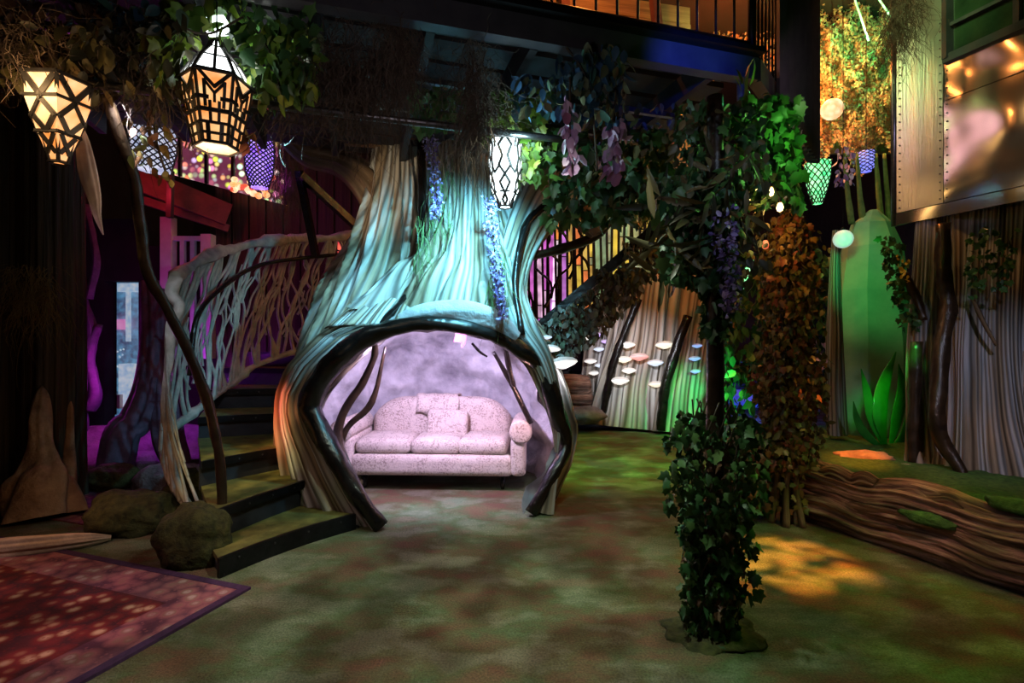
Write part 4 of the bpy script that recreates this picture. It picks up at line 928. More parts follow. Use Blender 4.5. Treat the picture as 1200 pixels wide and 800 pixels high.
lantern('hexagonal_lantern', L2, [(0, .165), (-.10, .155), (-.21, .13), (-.33, .105)], 6, .45, 'glow_warm', 'lantern_metal', 'large hexagonal pierced lantern with a glowing white petalled roof', barsB, [(.0, .172), (.10, .11), (.17, .05), (.21, .03)], 'glow_white')
point('hexagonal_lantern_light', L2+Vector((0.12, .25, .30)), (.95, 1.0, .85), 4)
point('hexagonal_lantern_low_light', L2+Vector((0, -.05, -.45)), (1.0, .65, .35), 4)
# white card lamp above it
mb = MB(); T = Matrix.Translation(P(250, 28, 2.7)) @ Matrix.Rotation(R(25), 4, 'X'); ribbon_prism(mb, [(-.07, .03), (.06, .04), (.10, -.05), (-.03, -.06)], .02, T)
tag(mb.build('panel_lamp', 'glow_cyan', None, False, P(250, 28, 2.7)), 'small bright white panel lamp above the hexagonal lantern', 'lamp')
# 3: cyan scroll lantern
L3 = P(592, 166, 3.3)
barsC = []
for s_ in (-1, 1):
    path = [(.5+s_*.06, 0.0), (.5+s_*.30, .35), (.5+s_*.12, .8), (.5+s_*.28, 1.2), (.5, 1.55), (.5-s_*.26, 1.9), (.5-s_*.05, 2.3), (.5+s_*.2, 2.7), (.5, 3.0)]
    barsC += [(path[i], path[i+1], .014) for i in range(len(path)-1)]
barsC += [((0, 0), (0, 3), .008), ((0, 0), (1, 0), .01), ((0, 1.5), (.25, 1.2), .012), ((1, 1.5), (.75, 1.2), .012), ((.2, 2.3), (.8, 2.3), .010), ((0, 3), (1, 3), .01)]
lantern('scroll_lantern', L3, [(0, .118), (-.15, .118), (-.30, .10), (-.42, .045)], 5, -.95, 'glow_cyan', 'lantern_metal', 'cyan-white lantern with black scroll lattice before the tree trunk', barsC)
point('scroll_lantern_light', L3+Vector((.12, -.2, -.1)), (.55, .95, 1.0), 5)
# lattice lanterns over the grotto
def lattice_bars(nu, nl, wd):
    out = []
    for i in range(nl*3):
        l = i/ (nl*3)*3
        for j in range(nu):
            out += [((j/nu, l), ((j+1)/nu, min(3, l+3/(nl*3))), wd), (((j+1)/nu, l), (j/nu, min(3, l+3/(nl*3))), wd)]
    return out
lantern('lattice_lantern', P(180, 112, 4.8), [(0, .19), (-.25, .21), (-.5, .20), (-.70, .15)], 8, .2, 'glow_silver', 'lantern_metal', 'silver-white lattice lantern behind the ochre leaf trail', lattice_bars(2, 4, .012))
lantern('lattice_lantern', P(304, 160, 5.2), [(0, .14), (-.18, .15), (-.36, .14), (-.52, .09)], 8, .1, 'glow_violet', 'lantern_metal', 'violet lattice lantern glowing above the stair railing', lattice_bars(2, 4, .012))
lantern('filigree_lantern', P(958, 190, 6.4), [(0, .16), (-.18, .15), (-.36, .11), (-.52, .06)], 6, .3, 'glow_green', 'lantern_metal', 'green filigree lantern hanging below the sequinned curtain', lattice_bars(2, 2, .012))
lantern('small_lantern', P(1015, 178, 6.2), [(0, .10), (-.08, .12), (-.16, .11), (-.24, .06)], 8, .3, 'glow_blue', 'lantern_metal', 'small blue round lantern below the sequinned curtain', lattice_bars(1, 2, .008))
def ball(label, c, r, mat):
    t = thing('glow_globe' if 'glow' in mat else 'hanging_ball', c, label, 'lamp' if 'glow' in mat else 'ornament'); mb = MB()
    lathe(mb, c, [(r*math.sin(math.pi*k/12)+.0005, -r*math.cos(math.pi*k/12)) for k in range(13)], 20); mb.build('globe', mat, t)
    mb = MB(); lathe(mb, c+U*r*.96, [(.02, 0), (.02, .025), (.008, .035)], 10); mb.build('cap', 'steel_black', t)
    mb = MB(); tube(mb, [(c+U*r, .003), (Vector((c.x, c.y, 6.0)), .003)], 5, 2); mb.build('cord', 'steel_black', t)
ball('glowing peach globe lamp in front of the sequinned curtain', P(975, 128, 6.0), .12, 'glow_peach')
ball('white ball with an added glow hanging left of the green cone', P(988, 280, 5.4), .095, 'glow_ball')  # emission added so the ball stays white under the green spot
for k, (x, y, m_) in enumerate(((876, 232, 'low left'), (888, 226, 'top'), (903, 224, 'top right'), (914, 242, 'low right'), (897, 286, 'single red-lit'))):
    c = P(x, y, 2.72); t = thing('string_bulb', c, 'amber string bulb, %s of those by the ivy crown' % m_, 'bulb', 'string bulbs by the ivy crown'); mb = MB()
    lathe(mb, c, [(.001, -.028), (.013, -.022), (.018, -.006), (.013, .012), (.008, .022)], 10); mb.build('bulb', 'glow_amber' if k < 4 else 'glow_red', t)
    mb = MB(); lathe(mb, c+U*.02, [(.010, 0), (.010, .03), (.004, .035)], 8); mb.build('socket', 'steel_black', t); mb = MB(); tube(mb, [(c+U*.05, .003), (P(884, 178, 2.85), .003)], 5, 2); mb.build('cord', 'steel_black', t)

# ================================================================== left grotto
hb = G(48, 575); hol = thing('hollow_stump', hb, 'tall dark fluted trunk column at the left edge with a straw nest', 'trunk')
for x, hw, d in ((14, 34, 4.9), (56, 26, 4.75), (84, 13, 4.9)):
    mb = MB(); limb(mb, limb_px([(x, 120, hw, d), (x, 250, hw*.95, d), (x+1, 400, hw*1.0, d), (x, 520, hw*1.05, d), (x, 580, hw*1.2, d)]), 90, 24, .7, Flute(30+x, ((5, .07), (9, .06), (17, .05), (29, .03)), .2)); mb.build('fluted_column', 'dark_fluted', hol)
strands(hol, 'straw_nest', 'straw', np.vstack([region(8, 62, 310, 350, 4.42, 4.5, 220)]), .5, .06, .003, 7)
mb = MB(); limb(mb, limb_px([(49, 452, 1, 4.6), (48, 464, 7, 4.55), (46, 490, 11, 4.5), (48, 520, 12, 4.45), (50, 548, 22, 4.4), (48, 566, 34, 4.35), (48, 608, 40, 4.28)]), 40, 26, .7, Flute(4, ((3, .12), (5, .1), (8, .06)), 8)); mb.build('rock_drip', 'orange_rock', hol)
mb = MB(); limb(mb, limb_px([(83, 470, .5, 4.6), (83, 480, 3, 4.6), (82, 510, 4, 4.6), (80, 560, 8, 4.5), (80, 600, 10, 4.45)]), 20, 14, .8, Flute(5, ((3, .15), (5, .1)), 8)); mb.build('rock_drip', 'orange_rock', hol)
# hanging pale drape
mb = MB(); limb(mb, [(*P(88, 96, 2.55), .008), (*P(92, 140, 2.55), .010), (*P(97, 165, 2.55), .030), (*P(103, 200, 2.55), .042), (*P(111, 232, 2.55), .030), (*P(114, 252, 2.55), .018), (*P(121, 275, 2.55), .003)], 40, 24, .35, Flute(12, ((4, .1), (7, .08)), 2))
tag(mb.build('hanging_drape', 'drape_cloth', None, loc=P(88, 96, 2.55)), 'pale mauve cloth twist hanging below the left amber lantern', 'cloth')
# purple ground, steps and roots
mb = MB(); rock(mb, (-5.0, 6.6, -.05), (1.7, .9, .42), 21, .25, 30); tag(mb.build('rock_terrace', 'grotto_rock', None, loc=(-5.0, 6.6, 0)), 'broad purple-lit rock terrace before the lit doorway', 'rock')
mb = MB(); c = G(148, 590); rock(mb, (c.x+.1, c.y+.55, .0), (.42, .3, .26), 22, .25, 22); tag(mb.build('rock_step', 'grotto_rock', None, loc=(c.x+.1, c.y+.5, 0)), 'low purple rock step between terrace and violet rug', 'rock')
root = thing('root_buttress', P(180, 480, 6.2), 'gnarled purple-lit root buttress right of the lit doorway', 'root')
for k, q in enumerate(([(176, 330, 10), (178, 400, 11), (174, 450, 14), (160, 490, 18), (142, 512, 18), (132, 566, 18)], [(186, 340, 8), (190, 420, 9), (192, 470, 13), (196, 510, 16), (206, 540, 14), (212, 572, 12)], [(170, 420, 6), (165, 460, 8), (150, 488, 9), (128, 510, 8), (118, 570, 8)])):
    mb = MB(); limb(mb, limb_px([(x, y, hw, 6.2-.15*i) for i, (x, y, hw) in enumerate(q)]), 40, 28, .8, Flute(40+k, ((3, .12), (5, .1), (9, .07)), 3)); mb.build('root', 'purple_moss', root)
root2 = thing('twisted_root', P(110, 470, 6.3), 'twisted magenta-lit roots between the left trunk column and doorway', 'root')
for k, q in enumerate(([(98, 350, 4), (108, 390, 5), (100, 440, 6), (96, 480, 7), (98, 544, 8)], [(116, 380, 4), (106, 420, 5), (112, 460, 6), (104, 480, 6)], [(100, 240, 4), (112, 300, 4), (104, 350, 5)])):
    mb = MB(); tube(mb, [(P(x, y, 6.3), hw*6.3/F) for x, y, hw in q], 8, 26, .4); mb.build('root', 'purple_moss', root2)
def xbox(nm, x0, x1, y, z0, z1):
    mb = MB(); box(mb, ((x0+x1)/2, y, (z0+z1)/2), (x1-x0, .2, z1-z0)); struct(mb.build(nm, 'wall_dark', None, False, ((x0+x1)/2, y, z0)))
xbox('wall_grotto_left', -7.4, -6.05, 7.7, 0, 3.3); xbox('wall_grotto_right', -5.52, -4.1, 7.7, 0, 2.9); xbox('wall_grotto_header', -6.05, -5.52, 7.7, 2.38, 3.3)
# the lit doorway
D0 = P(147, 480, 8.2); dw = thing('door_1', D0, 'narrow lit doorway into a blue and pink room', 'doorway'); dw['kind'] = 'structure'; del dw['category']
def px_panel(parent, name, mat, x0, y0, x1, y1, d, th=.03):
    a_, b_ = P(x0, y1, d), P(x1, y0, d); mb = MB(); box(mb, ((a_.x+b_.x)/2, d, (a_.z+b_.z)/2), (b_.x-a_.x, th, b_.z-a_.z)); return mb.build(name, mat, parent, False)
px_panel(dw, 'glowing_far_wall', 'glow_door', 128, 330, 172, 490, 9.0)  # room light is put into the surfaces: wall, panels and cabinet glow themselves
px_panel(dw, 'header_strip', 'glow_ice', 138, 332, 166, 342, 8.9)
px_panel(dw, 'pink_panel', 'glow_pink', 135, 374, 148, 386, 8.9)
px_panel(dw, 'light_bar', 'glow_ice', 148, 342, 153, 400, 8.8)
px_panel(dw, 'glowing_white_cabinet', 'glow_ice', 144, 426, 159, 476, 8.7, .2)
px_panel(dw, 'white_box', 'white_paint', 131, 462, 144, 478, 8.6, .15)
for i in range(14):
    c = P(134+random.uniform(0, 11), 408+random.uniform(0, 26), 8.85); mb = MB(); rock(mb, c, (.018, .012, .018), i, .1, 5); mb.build('sparkle_bulb', 'glow_ice', dw)
beam(dw, 'door_jamb', 'deck_dark', P(131, 326, 8.1), P(131, 486, 8.1), .1, .08); beam(dw, 'door_jamb', 'deck_dark', P(168, 326, 8.1), P(168, 486, 8.1), .1, .08)
# white balustrade and red fascia
bal = thing('white_balustrade', P(222, 400, 6.9), 'white painted balustrade with square posts behind the branch railing', 'balustrade')
for x0, y0, x1, y1 in ((191, 255, 204, 420), (238, 275, 250, 420)): px_panel(bal, 'post', 'white_paint', x0, y0, x1, y1, 6.9, .12)
px_panel(bal, 'rail', 'white_paint', 203, 277, 238, 282, 6.9, .06)
for x in (212, 224): px_panel(bal, 'baluster', 'white_paint', x, 282, x+5, 400, 6.9, .05)
fas = thing('red_fascia', P(215, 235, 6.6), 'sloping dark board fascia glowing red below the jewelled panel', 'fascia')
beam(fas, 'fascia_board', 'red_board', P(160, 208, 6.4), P(268, 252, 7.0), .06, .30)
beam(fas, 'fascia_board', 'red_board', P(160, 232, 6.5), P(268, 268, 7.05), .06, .10)
beam(fas, 'bracket_post', 'deck_dark', P(200, 200, 6.2), P(199, 255, 6.2), .06, .06)
jw = thing('jewel_panel', P(265, 225, 7.2), 'long jewelled mosaic panel of sparkling coloured glass above the red fascia', 'mosaic')
def tilt_panel(parent, name, mat, quad, th=.04):
    vs_ = [P(*q) for q in quad]; vb = [v+Vector((0, th, 0)) for v in vs_]; mb = MB(); mb.add(vs_+vb, [(0, 1, 2, 3), (7, 6, 5, 4)]+[(i, i+4, (i+1) % 4+4, (i+1) % 4) for i in range(4)]); return mb.build(name, mat, parent, False)
for k in range(6):
    x0, x1 = 150+31*k, 150+31*(k+1)-1; yb = lambda x: 190+(x-150)*.27; yt = lambda x: 112+(x-150)*.22
    tilt_panel(jw, 'mosaic_pane', 'jewel_mosaic', [(x0, yt(x0), 7.2), (x1, yt(x1), 7.2), (x1, yb(x1), 7.2), (x0, yb(x0), 7.2)])
    beam(jw, 'mullion', 'deck_dark', P(x1, yt(x1), 7.15), P(x1, yb(x1), 7.15), .04, .04)
for k, (x, y, s) in enumerate(((212, 160, 14), (236, 175, 18), (322, 205, 16))):
    mb = MB(); c = P(x, y, 7.1); 
    for q in range(3): tube(mb, [(c+Vector((s*(1-.25*q)*7/F*math.cos(a_), -.02, s*(1-.25*q)*7/F*math.sin(a_))), .012) for a_ in np.linspace(0, math.pi, 9)], 5, 18)
    mb.build('scroll', 'lantern_gold', jw)
# amber glowing cluster right in the jewelled panel
for k in range(26):
    c = P(272+random.uniform(0, 48), 205+random.uniform(0, 24)+.2*(k % 5), 7.1); mb = MB(); rock(mb, c, (.05, .03, .045), k, .15, 6); mb.build('amber_jewel', ('glow_peach', 'glow_warm', 'glow_red')[k % 3], jw)
mossclump('magenta-lit tangle of dry roots beside the violet lattice lantern', region(320, 350, 140, 230, 6.0, 6.4, 420), .6)
# hut boards behind the railing
hut = thing('hut_boards', P(365, 200, 6.8), 'dark hut boards and orange-lit rafters behind the trunk limb', 'boards')
for k in range(9):
    x = 262+20*k; beam(hut, 'board', 'dark_fluted', P(x, 150+4*k, 7.3), P(x+2, 430, 7.3), .05, .22)
beam(hut, 'rafter', 'plank_wood', P(325, 152, 5.6), P(425, 132, 5.9), .08, .10)
beam(hut, 'rafter', 'plank_wood', P(345, 172, 5.7), P(420, 158, 5.9), .08, .07)
beam(hut, 'brace', 'black_branch', P(352, 205, 5.6), P(425, 272, 6.2), .08, .08)
beam(hut, 'brace', 'black_branch', P(350, 200, 5.6), P(370, 300, 6.0), .07, .07)
gl = thing('red_light_strip', P(414, 310, 7.05), 'narrow red glowing strip of lattice at the top of the stair', 'light')
px_panel(gl, 'panel', 'glow_red', 396, 278, 416, 345, 7.2)
for k in range(6): beam(gl, 'lattice_bar', 'black_branch', P(395, 282+11*k, 7.15), P(417, 290+11*k, 7.15), .012, .02)
# floor pieces, left
A_ = Vector((-1.56, 3.06, 0)); ux = Vector((-.29, -.84, 0)).normalized(); uy = Vector((-ux.y*-1, 0, 0)); uy = Vector((ux.y, -ux.x, 0))
if uy.x > 0: uy = -uy
rug = thing('persian_rug', A_+ux*1.0+uy*1.0, 'red patterned Persian rug with pale border in the near left corner', 'rug')
RM = Matrix((ux, uy, Vector((0, 0, 1)))).transposed().to_4x4()
def rugrect(parent, nm, mat, x0, x1, y0, y1, z0, z1, O=A_):
    mb = MB(); vs_ = [O+ux*x+uy*y+U*z for z in (z0, z1) for x, y in ((x0, y0), (x1, y0), (x1, y1), (x0, y1))]
    mb.add(vs_, [(3, 2, 1, 0), (4, 5, 6, 7)]+[(i, (i+1) % 4, (i+1) % 4+4, i+4) for i in range(4)]); return mb.build(nm, mat, parent, False)
rugrect(rug, 'field', 'rug_field', .30, 2.3, .30, 2.3, .0, .014)
for i_, (a0, a1, c0, c1) in enumerate(((.05, 2.55, .05, .30), (.05, .30, .30, 2.3), (2.3, 2.55, .30, 2.3), (.05, 2.55, 2.3, 2.55))): rugrect(rug, 'border', 'rug_border', a0, a1, c0, c1, 0, .0135)
for (a0, a1, c0, c1) in ((0, 2.6, 0, .05), (0, .05, .05, 2.55), (2.55, 2.6, .05, 2.55), (0, 2.6, 2.55, 2.6)): rugrect(rug, 'edging', 'rug_edge', a0, a1, c0, c1, 0, .016)
O2 = Vector((-3.0, 5.15, 0)); rug2 = thing('violet_rug', O2+uy*.9, 'worn violet rug lying beyond the mossy boulders', 'rug'); rugrect(rug2, 'field', 'rug_violet', .12, 1.0, .12, 2.0, 0, .012, O2)
for (a0, a1, c0, c1) in ((0, 1.12, 0, .12), (0, .12, .12, 2.0), (1.0, 1.12, .12, 2.0), (0, 1.12, 2.0, 2.12)): rugrect(rug2, 'edging', 'rug_border', a0, a1, c0, c1, 0, .013, O2)
def boulder(label, px0, px1, ytop, ybase, seed, mat='moss', cat='boulder', nm='mossy_boulder', dz=.7):
    c = G((px0+px1)/2, ybase); hw = (px1-px0)/2*c.y/F; y = c.y+hw*dz; top = CAMH-(ytop-400)/F*y; mb = MB(); rock(mb, (c.x, y, top*.42), (hw*1.02, hw*dz, top*.6), seed, .22); return tag(mb.build(nm, mat, None, loc=(c.x, y, 0)), label, cat)
boulder('wide flat mossy boulder behind the red rug', 74, 182, 575, 634, 31)
boulder('upright mossy boulder against the foot of the stair', 166, 250, 592, 672, 32)
boulder('small mossy hummock at the foot of the stair railing behind the upright boulder', 180, 232, 548, 600, 33)
boulder('dark mossy mound at the base of the left trunk column', 82, 150, 545, 578, 34)
boulder('orange-lit rock at the left trunk foot', 0, 64, 548, 590, 35, 'orange_rock', 'rock', 'rock')
lg = MB(); limb(lg, [(*(G(-20, 652)+U*.05), .07), (*(G(40, 648)+U*.06), .075), (*(G(100, 640)+U*.05), .055), (*(G(130, 634)+U*.03), .02)], 50, 26, .8, Flute(50, ((3, .1), (6, .1), (11, .06)), 4), 0, (0, 0, 1)); tag(lg.build('driftwood_log', 'pale_stone', None, loc=G(60, 650)), 'pale driftwood log lying along the back of the red rug', 'log')

# ================================================================== right hand side
# stained glass screen
sg = thing('stained_glass_screen', P(690, 400, 7.8), 'screen of glowing coloured glass strips behind the right of the tree', 'stained glass')
cols = [(0.9, .25, .06), (.85, .12, .55), (.95, .30, .08), (.75, .10, .75), (.9, .5, .75), (.8, .16, .7), (.95, .75, .85), (.95, .30, .05), (.7, .22, .8), (.95, .55, .08), (.95, .22, .06), (.8, .5, .1), (.9, .62, .08), (.95, .7, .1), (.30, .42, .22), (.25, .4, .2), (.42, .46, .25), (.3, .5, .2), (.9, .6, .05), (.35, .35, .12), (.95, .65, .08), (.8, .5, .05)]
for i, c in enumerate(cols): m_glow('glass_%d' % i, tuple(q*.35 for q in c), c, 1.05, 6)
rr = random.Random(9)
for i in range(23):
    x = 600+7.6*i; x2 = x+rr.uniform(-4, 4); wd = rr.uniform(2.2, 3.4); yt = 232+rr.uniform(-6, 6); yb = 424-(x-600)*.72
    ys = [yt]+sorted(rr.uniform(yt+8, yb-12) for _ in range(2))+[yb]
    for j in range(3):
        f0, f1 = (ys[j]-yt)/(yb-yt), (ys[j+1]-yt)/(yb-yt); xa, xb = x+(x2-x)*f0, x+(x2-x)*f1
        tilt_panel(sg, 'glass_strip', 'glass_%d' % min(21, max(0, i+(rr.choice((-1, 0, 2)) if j else 0))), [(xa-wd, ys[j], 7.8), (xa+wd, ys[j], 7.8), (xb+wd, ys[j+1]-1.5, 7.8), (xb-wd, ys[j+1]-1.5, 7.8)], .02)
    beam(sg, 'lead_bar', 'black_branch', P(x+3.8, 225, 7.74), P(x2+3.8, yb+3, 7.74), .03, .035)
beam(sg, 'sill', 'black_branch', P(602, 426, 7.78), P(772, 303, 7.78), .06, .08)
for x in (603,): beam(sg, 'frame_post', 'black_branch', P(x, 228, 7.9), Vector((P(x, 400, 7.9).x, 7.9, 0)), .08, .08)
for k in range(7):
    q = [(P(606+14*k+rr.uniform(-5, 5)+8*math.sin(j+k), 250+(19-1.6*k)*j, 7.5), .02) for j in range(8)]; mb = MB(); tube(mb, q, 5, 20, .3); mb.build('twig', 'black_branch', sg)
# leaf-hung diagonal beam
db = thing('leafy_stair_beam', P(690, 345, 5.2), 'dark diagonal beam shaggy with dead leaves rising right of the tree', 'beam')
beam(db, 'beam', 'black_branch', P(622, 392, 5.3), P(768, 268, 5.0), .08, .10)
bx = rng.uniform(0, 1, 1500); px_ = 622+bx*165; top_ = 390-bx*122; dep = 5.25-.3*bx; py_ = top_+rng.uniform(0, 1, 1500)**1.3*(14+50*np.sin(np.pi*np.clip(bx*.9+.12, 0, 1)))
dd = dep+rng.uniform(-.12, .12, 1500); foliage(db, np.stack([(px_-600)/F*dd, dd, CAMH-(py_-400)/F*dd], 1), .08, 'oval', 'dead_leaf', 220)
foliage(db, np.vstack([region(730, 800, 280, 325, 4.6, 5.0, 200), region(700, 760, 310, 335, 4.8, 5.1, 60)]), .075, 'oval', 'dull_leaf', 40, name='green_foliage')
# root wall
rw = thing('mushroom_buttress', P(750, 498, 8.8), 'tall pale buttress of draped roots with shelf mushrooms, lit green at right', 'root wall')
def rwlimb(q, seed, ks=((3, .04), (5, .07), (9, .08), (16, .07), (27, .04)), flat=.35, mat='root_bark', par=None):
    mb = MB(); limb(mb, limb_px(q), 140, 36, flat, Flute(seed, ks, .9)); mb.build('root_limb', mat, par or rw)
rwlimb([(716, 320, 20, 9.2), (710, 380, 20, 9.2), (703, 440, 20, 9.2), (706, 488, 26, 9.2)], 61)
rwlimb([(772, 300, 30, 8.9), (765, 340, 36, 8.85), (758, 400, 40, 8.8), (748, 450, 44, 8.7), (744, 502, 52, 8.6)], 62)
rwlimb([(834, 300, 36, 8.6), (828, 360, 38, 8.55), (818, 420, 36, 8.5), (812, 470, 40, 8.4), (812, 508, 46, 8.3)], 63)
tb(rw, 'dark_tendril', 'black_branch', [(P(748, 350, 8.3), .07), (P(732, 390, 8.35), .06), (P(718, 430, 8.4), .07), (P(706, 488, 8.5), .06)])
tb(rw, 'dark_tendril', 'black_branch', [(P(806, 370, 8.1), .07), (P(792, 410, 8.1), .08), (P(780, 450, 8.1), .08), (P(774, 504, 8.1), .07)])
# mushrooms
def mushroom(label, px, py, d, wpx, mat, tilt=0, cut=1.0):
    c = P(px, py, d); s = wpx/2*d/F; t = thing('shelf_mushroom', c, label, 'mushroom', 'glowing shelf mushrooms'); M_ = Matrix.Rotation(R(tilt), 4, 'Y') @ Matrix.Rotation(R(-14), 4, 'X')
    mb = MB(); lathe(mb, c, [(s, 0), (s*.97, s*.10), (s*.75, s*.26), (s*.4, s*.36), (.001, s*.40)], 22, 1, .8, M_); cp = mb.build('cap', mat+'_top', t)
    mb = MB(); lathe(mb, c, [(s, -.001), (s*.8, -s*.16), (s*.45, -s*.30), (s*.18, -s*.40), (.001, -s*.42)][::-1], 22, 1, .8, M_); mb.build('gills', mat, t)
    mb = MB(); tube(mb, [(c+M_ @ Vector((0, 0, -s*.25)), s*.16), (c+Vector((0, s*.7, -s*.3)), s*.2)], 8, 6); mb.build('stalk', mat+'_top', t)
    return t
WM = [('pale mushroom highest at the left edge of the root wall', 690, 396, 13, 'cap_white'), ('violet mushroom at the top left of the root wall', 703, 392, 11, 'cap_violet'), ('small violet-pink mushroom right of the top violet one', 710, 400, 11, 'cap_violet'),
      ('cool white mushroom just below the violet pair', 702, 409, 13, 'cap_cool'), ('white mushroom at the left edge, upper of the lower left cluster', 692, 423, 15, 'cap_white'), ('icy mushroom in the lower left cluster beside the dark tendril', 703, 428, 12, 'cap_cool'), ('lowest white mushroom of the left cluster', 696, 437, 13, 'cap_white'),
      ('broad white mushroom at top centre right of the dark tendril', 735, 404, 19, 'cap_white'), ('peach-white mushroom left of the red one', 731, 421, 19, 'cap_cream'), ('red-lit mushroom in the middle of the root wall', 749, 418, 22, 'cap_red'), ('blue-white mushroom right of the red one', 768, 425, 19, 'cap_cool'),
      ('white mushroom below the red one', 737, 434, 17, 'cap_white'), ('broad white mushroom lowest at centre left', 726, 446, 23, 'cap_white'), ('cream mushroom alone at lower right centre', 769, 450, 18, 'cap_cream'), ('broad cream mushroom at the top right of the root wall', 779, 404, 22, 'cap_cream'),
      ('upper blue mushroom beside the nearest ivy post', 817, 405, 12, 'cap_blue'), ('middle blue mushroom beside the nearest ivy post', 814, 420, 14, 'cap_blue'), ('lowest blue mushroom beside the nearest ivy post', 815, 435, 12, 'cap_blue')]
for lb, x, y, wd, mt in WM: mushroom(lb, x, y, 8.95 if x < 715 else (8.4 if x < 800 else 8.18), wd, mt)
NM = [('topmost small white mushroom on the right flank of the tree', 641, 395, 12, 'cap_cool', 0), ('second white mushroom on the right flank of the tree', 647, 408, 20, 'cap_white', 10), ('widest white mushroom jutting from the right flank of the tree', 660, 425, 34, 'cap_white', -6), ('upper pink mushroom on the right flank of the tree', 661, 460, 15, 'cap_pink', 40), ('lower pink mushroom on the right flank of the tree', 662, 484, 16, 'cap_pink', 30)]
for lb, x, y, wd, mt, tl_ in NM: mushroom(lb, x, y, 4.75, wd, mt, tl_)
point('mushroom_glow', P(662, 440, 4.6), (.9, .85, 1.0), 2.0)
# layered rocks beyond the tree
st2 = thing('stacked_rock', P(672, 486, 8.6), 'layered brown rock stack left of the root wall', 'rock')
for k in range(3):
    mb = MB(); c = P(668, 452+15*k, 8.75); limb(mb, [(c.x-.36-.04*k, c.y, c.z, .05), (c.x-.30-.04*k, c.y, c.z, .17), (c.x, c.y, c.z+.02, .2), (c.x+.3+.03*k, c.y, c.z, .17), (c.x+.36+.03*k, c.y, c.z, .05)], 50, 30, .9, Ledges(70+k), 0, (0, 0, 1), True); mb.build('rock_layer', 'log_bark', st2)
mb = MB(); rock(mb, P(682, 486, 8.3), (.36, .25, .14), 80, .2, 18); tag(mb.build('flat_rock', 'grotto_rock', None, loc=P(682, 490, 8.3)), 'dark flat rock at the foot of the root wall', 'rock')
# dim steel shelving in the passage
shv = thing('dark_lattice', P(672, 400, 10.5), 'dark lattice frame in the passage beyond the tree', 'lattice')
for x in (655, 668, 682): beam(shv, 'upright', 'steel_black', P(x, 370, 10.5), Vector((P(x, 470, 10.5).x, 10.5, 0)), .06, .06)
for y in (385, 410, 436): beam(shv, 'shelf', 'steel_black', P(650, y, 10.5), P(688, y, 10.5), .06, .05)
# deep blue alcove
al = thing('blue_alcove', P(880, 503, 10.6), 'deep blue lit alcove far between the two ivy posts', 'alcove')
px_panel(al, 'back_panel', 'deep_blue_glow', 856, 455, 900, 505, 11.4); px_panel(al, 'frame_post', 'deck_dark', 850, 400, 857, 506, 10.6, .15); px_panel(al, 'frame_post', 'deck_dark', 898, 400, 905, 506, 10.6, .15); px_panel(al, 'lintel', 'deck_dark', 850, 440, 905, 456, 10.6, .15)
tilt = tilt_panel(al, 'green_pane', 'glow_green', [(872, 305, 10.6), (884, 300, 10.6), (880, 335, 10.6), (870, 340, 10.6)], .04)
# dim shrubbery filling the passage behind the posts
vine('dark background shrubbery behind the two ivy posts', [region(840, 985, 290, 480, 7.2, 8.4, 1100)], .16, 'oval', 'ivy_green', 60, None, 'shrub')
vine('violet and blue flowers glowing behind the second post', [region(945, 968, 395, 440, 5.6, 6.0, 46)], .10, 'petal', 'wisteria', 30, None, 'flowers')
# sequinned hanging curtain
sc = thing('sequin_curtain', P(990, 0, 7.0), 'shaggy sequinned curtain hanging top right in orange and green light', 'curtain')
NS = 15000; cx = rng.uniform(938, 1052, NS); cy = -80+rng.uniform(0, 1, NS)*(265+20*np.sin(cx*.12)); cdp = 7.0+.06*np.sin(cx*.35+cy*.05)+.10*np.sin(cx*.11+cy*.09)+.08*np.sin(cx*.23-cy*.13)+rng.uniform(-.1, .1, NS)
tilt_panel(sc, 'backing_cloth', 'autumn_cloth', [(938, -90, 7.35), (1052, -90, 7.35), (1048, 180, 7.35), (944, 180, 7.35)])
foliage(sc, np.stack([(cx-600)/F*cdp, cdp, CAMH-(cy-400)/F*cdp], 1), .042, 'petal', 'sequin', 0, 1, .8, 'sequins')
sc2 = thing('sequin_curtain', P(845, 0, 7.6), 'shaggy sequinned curtain seen through the deck railing', 'curtain')
cx = rng.uniform(800, 945, 4500); cy = rng.uniform(-60, 90, 4500); cdp = 7.6+rng.uniform(-.15, .15, 4500)
foliage(sc2, np.stack([(cx-600)/F*cdp, cdp, CAMH-(cy-400)/F*cdp], 1), .06, 'petal', 'sequin', 0, 1, .5, 'sequins')
point('curtain_red', P(860, 40, 6.6), (1, .12, .02), 60)
for x0, y0, x1, y1 in ((1002, 0, 1018, 48), (1024, -10, 1044, 20)):
    mb = MB(); tube(mb, [(P(x0, y0, 6.5), .012), (P(x1, y1, 6.5), .012)], 6, 3); tag(mb.build('green_rod', 'glow_green', None, loc=P(x0, y0, 6.5)), 'thin green glowing rod, %s of two over the curtain' % ('left' if x0 < 1010 else 'right'), 'rod')
vine('pale violet flowers hanging below the sequinned curtain', [region(980, 1000, 172, 215, 6.0, 6.2, 60)], .07, 'petal', 'wisteria', 30, None, 'flowers')
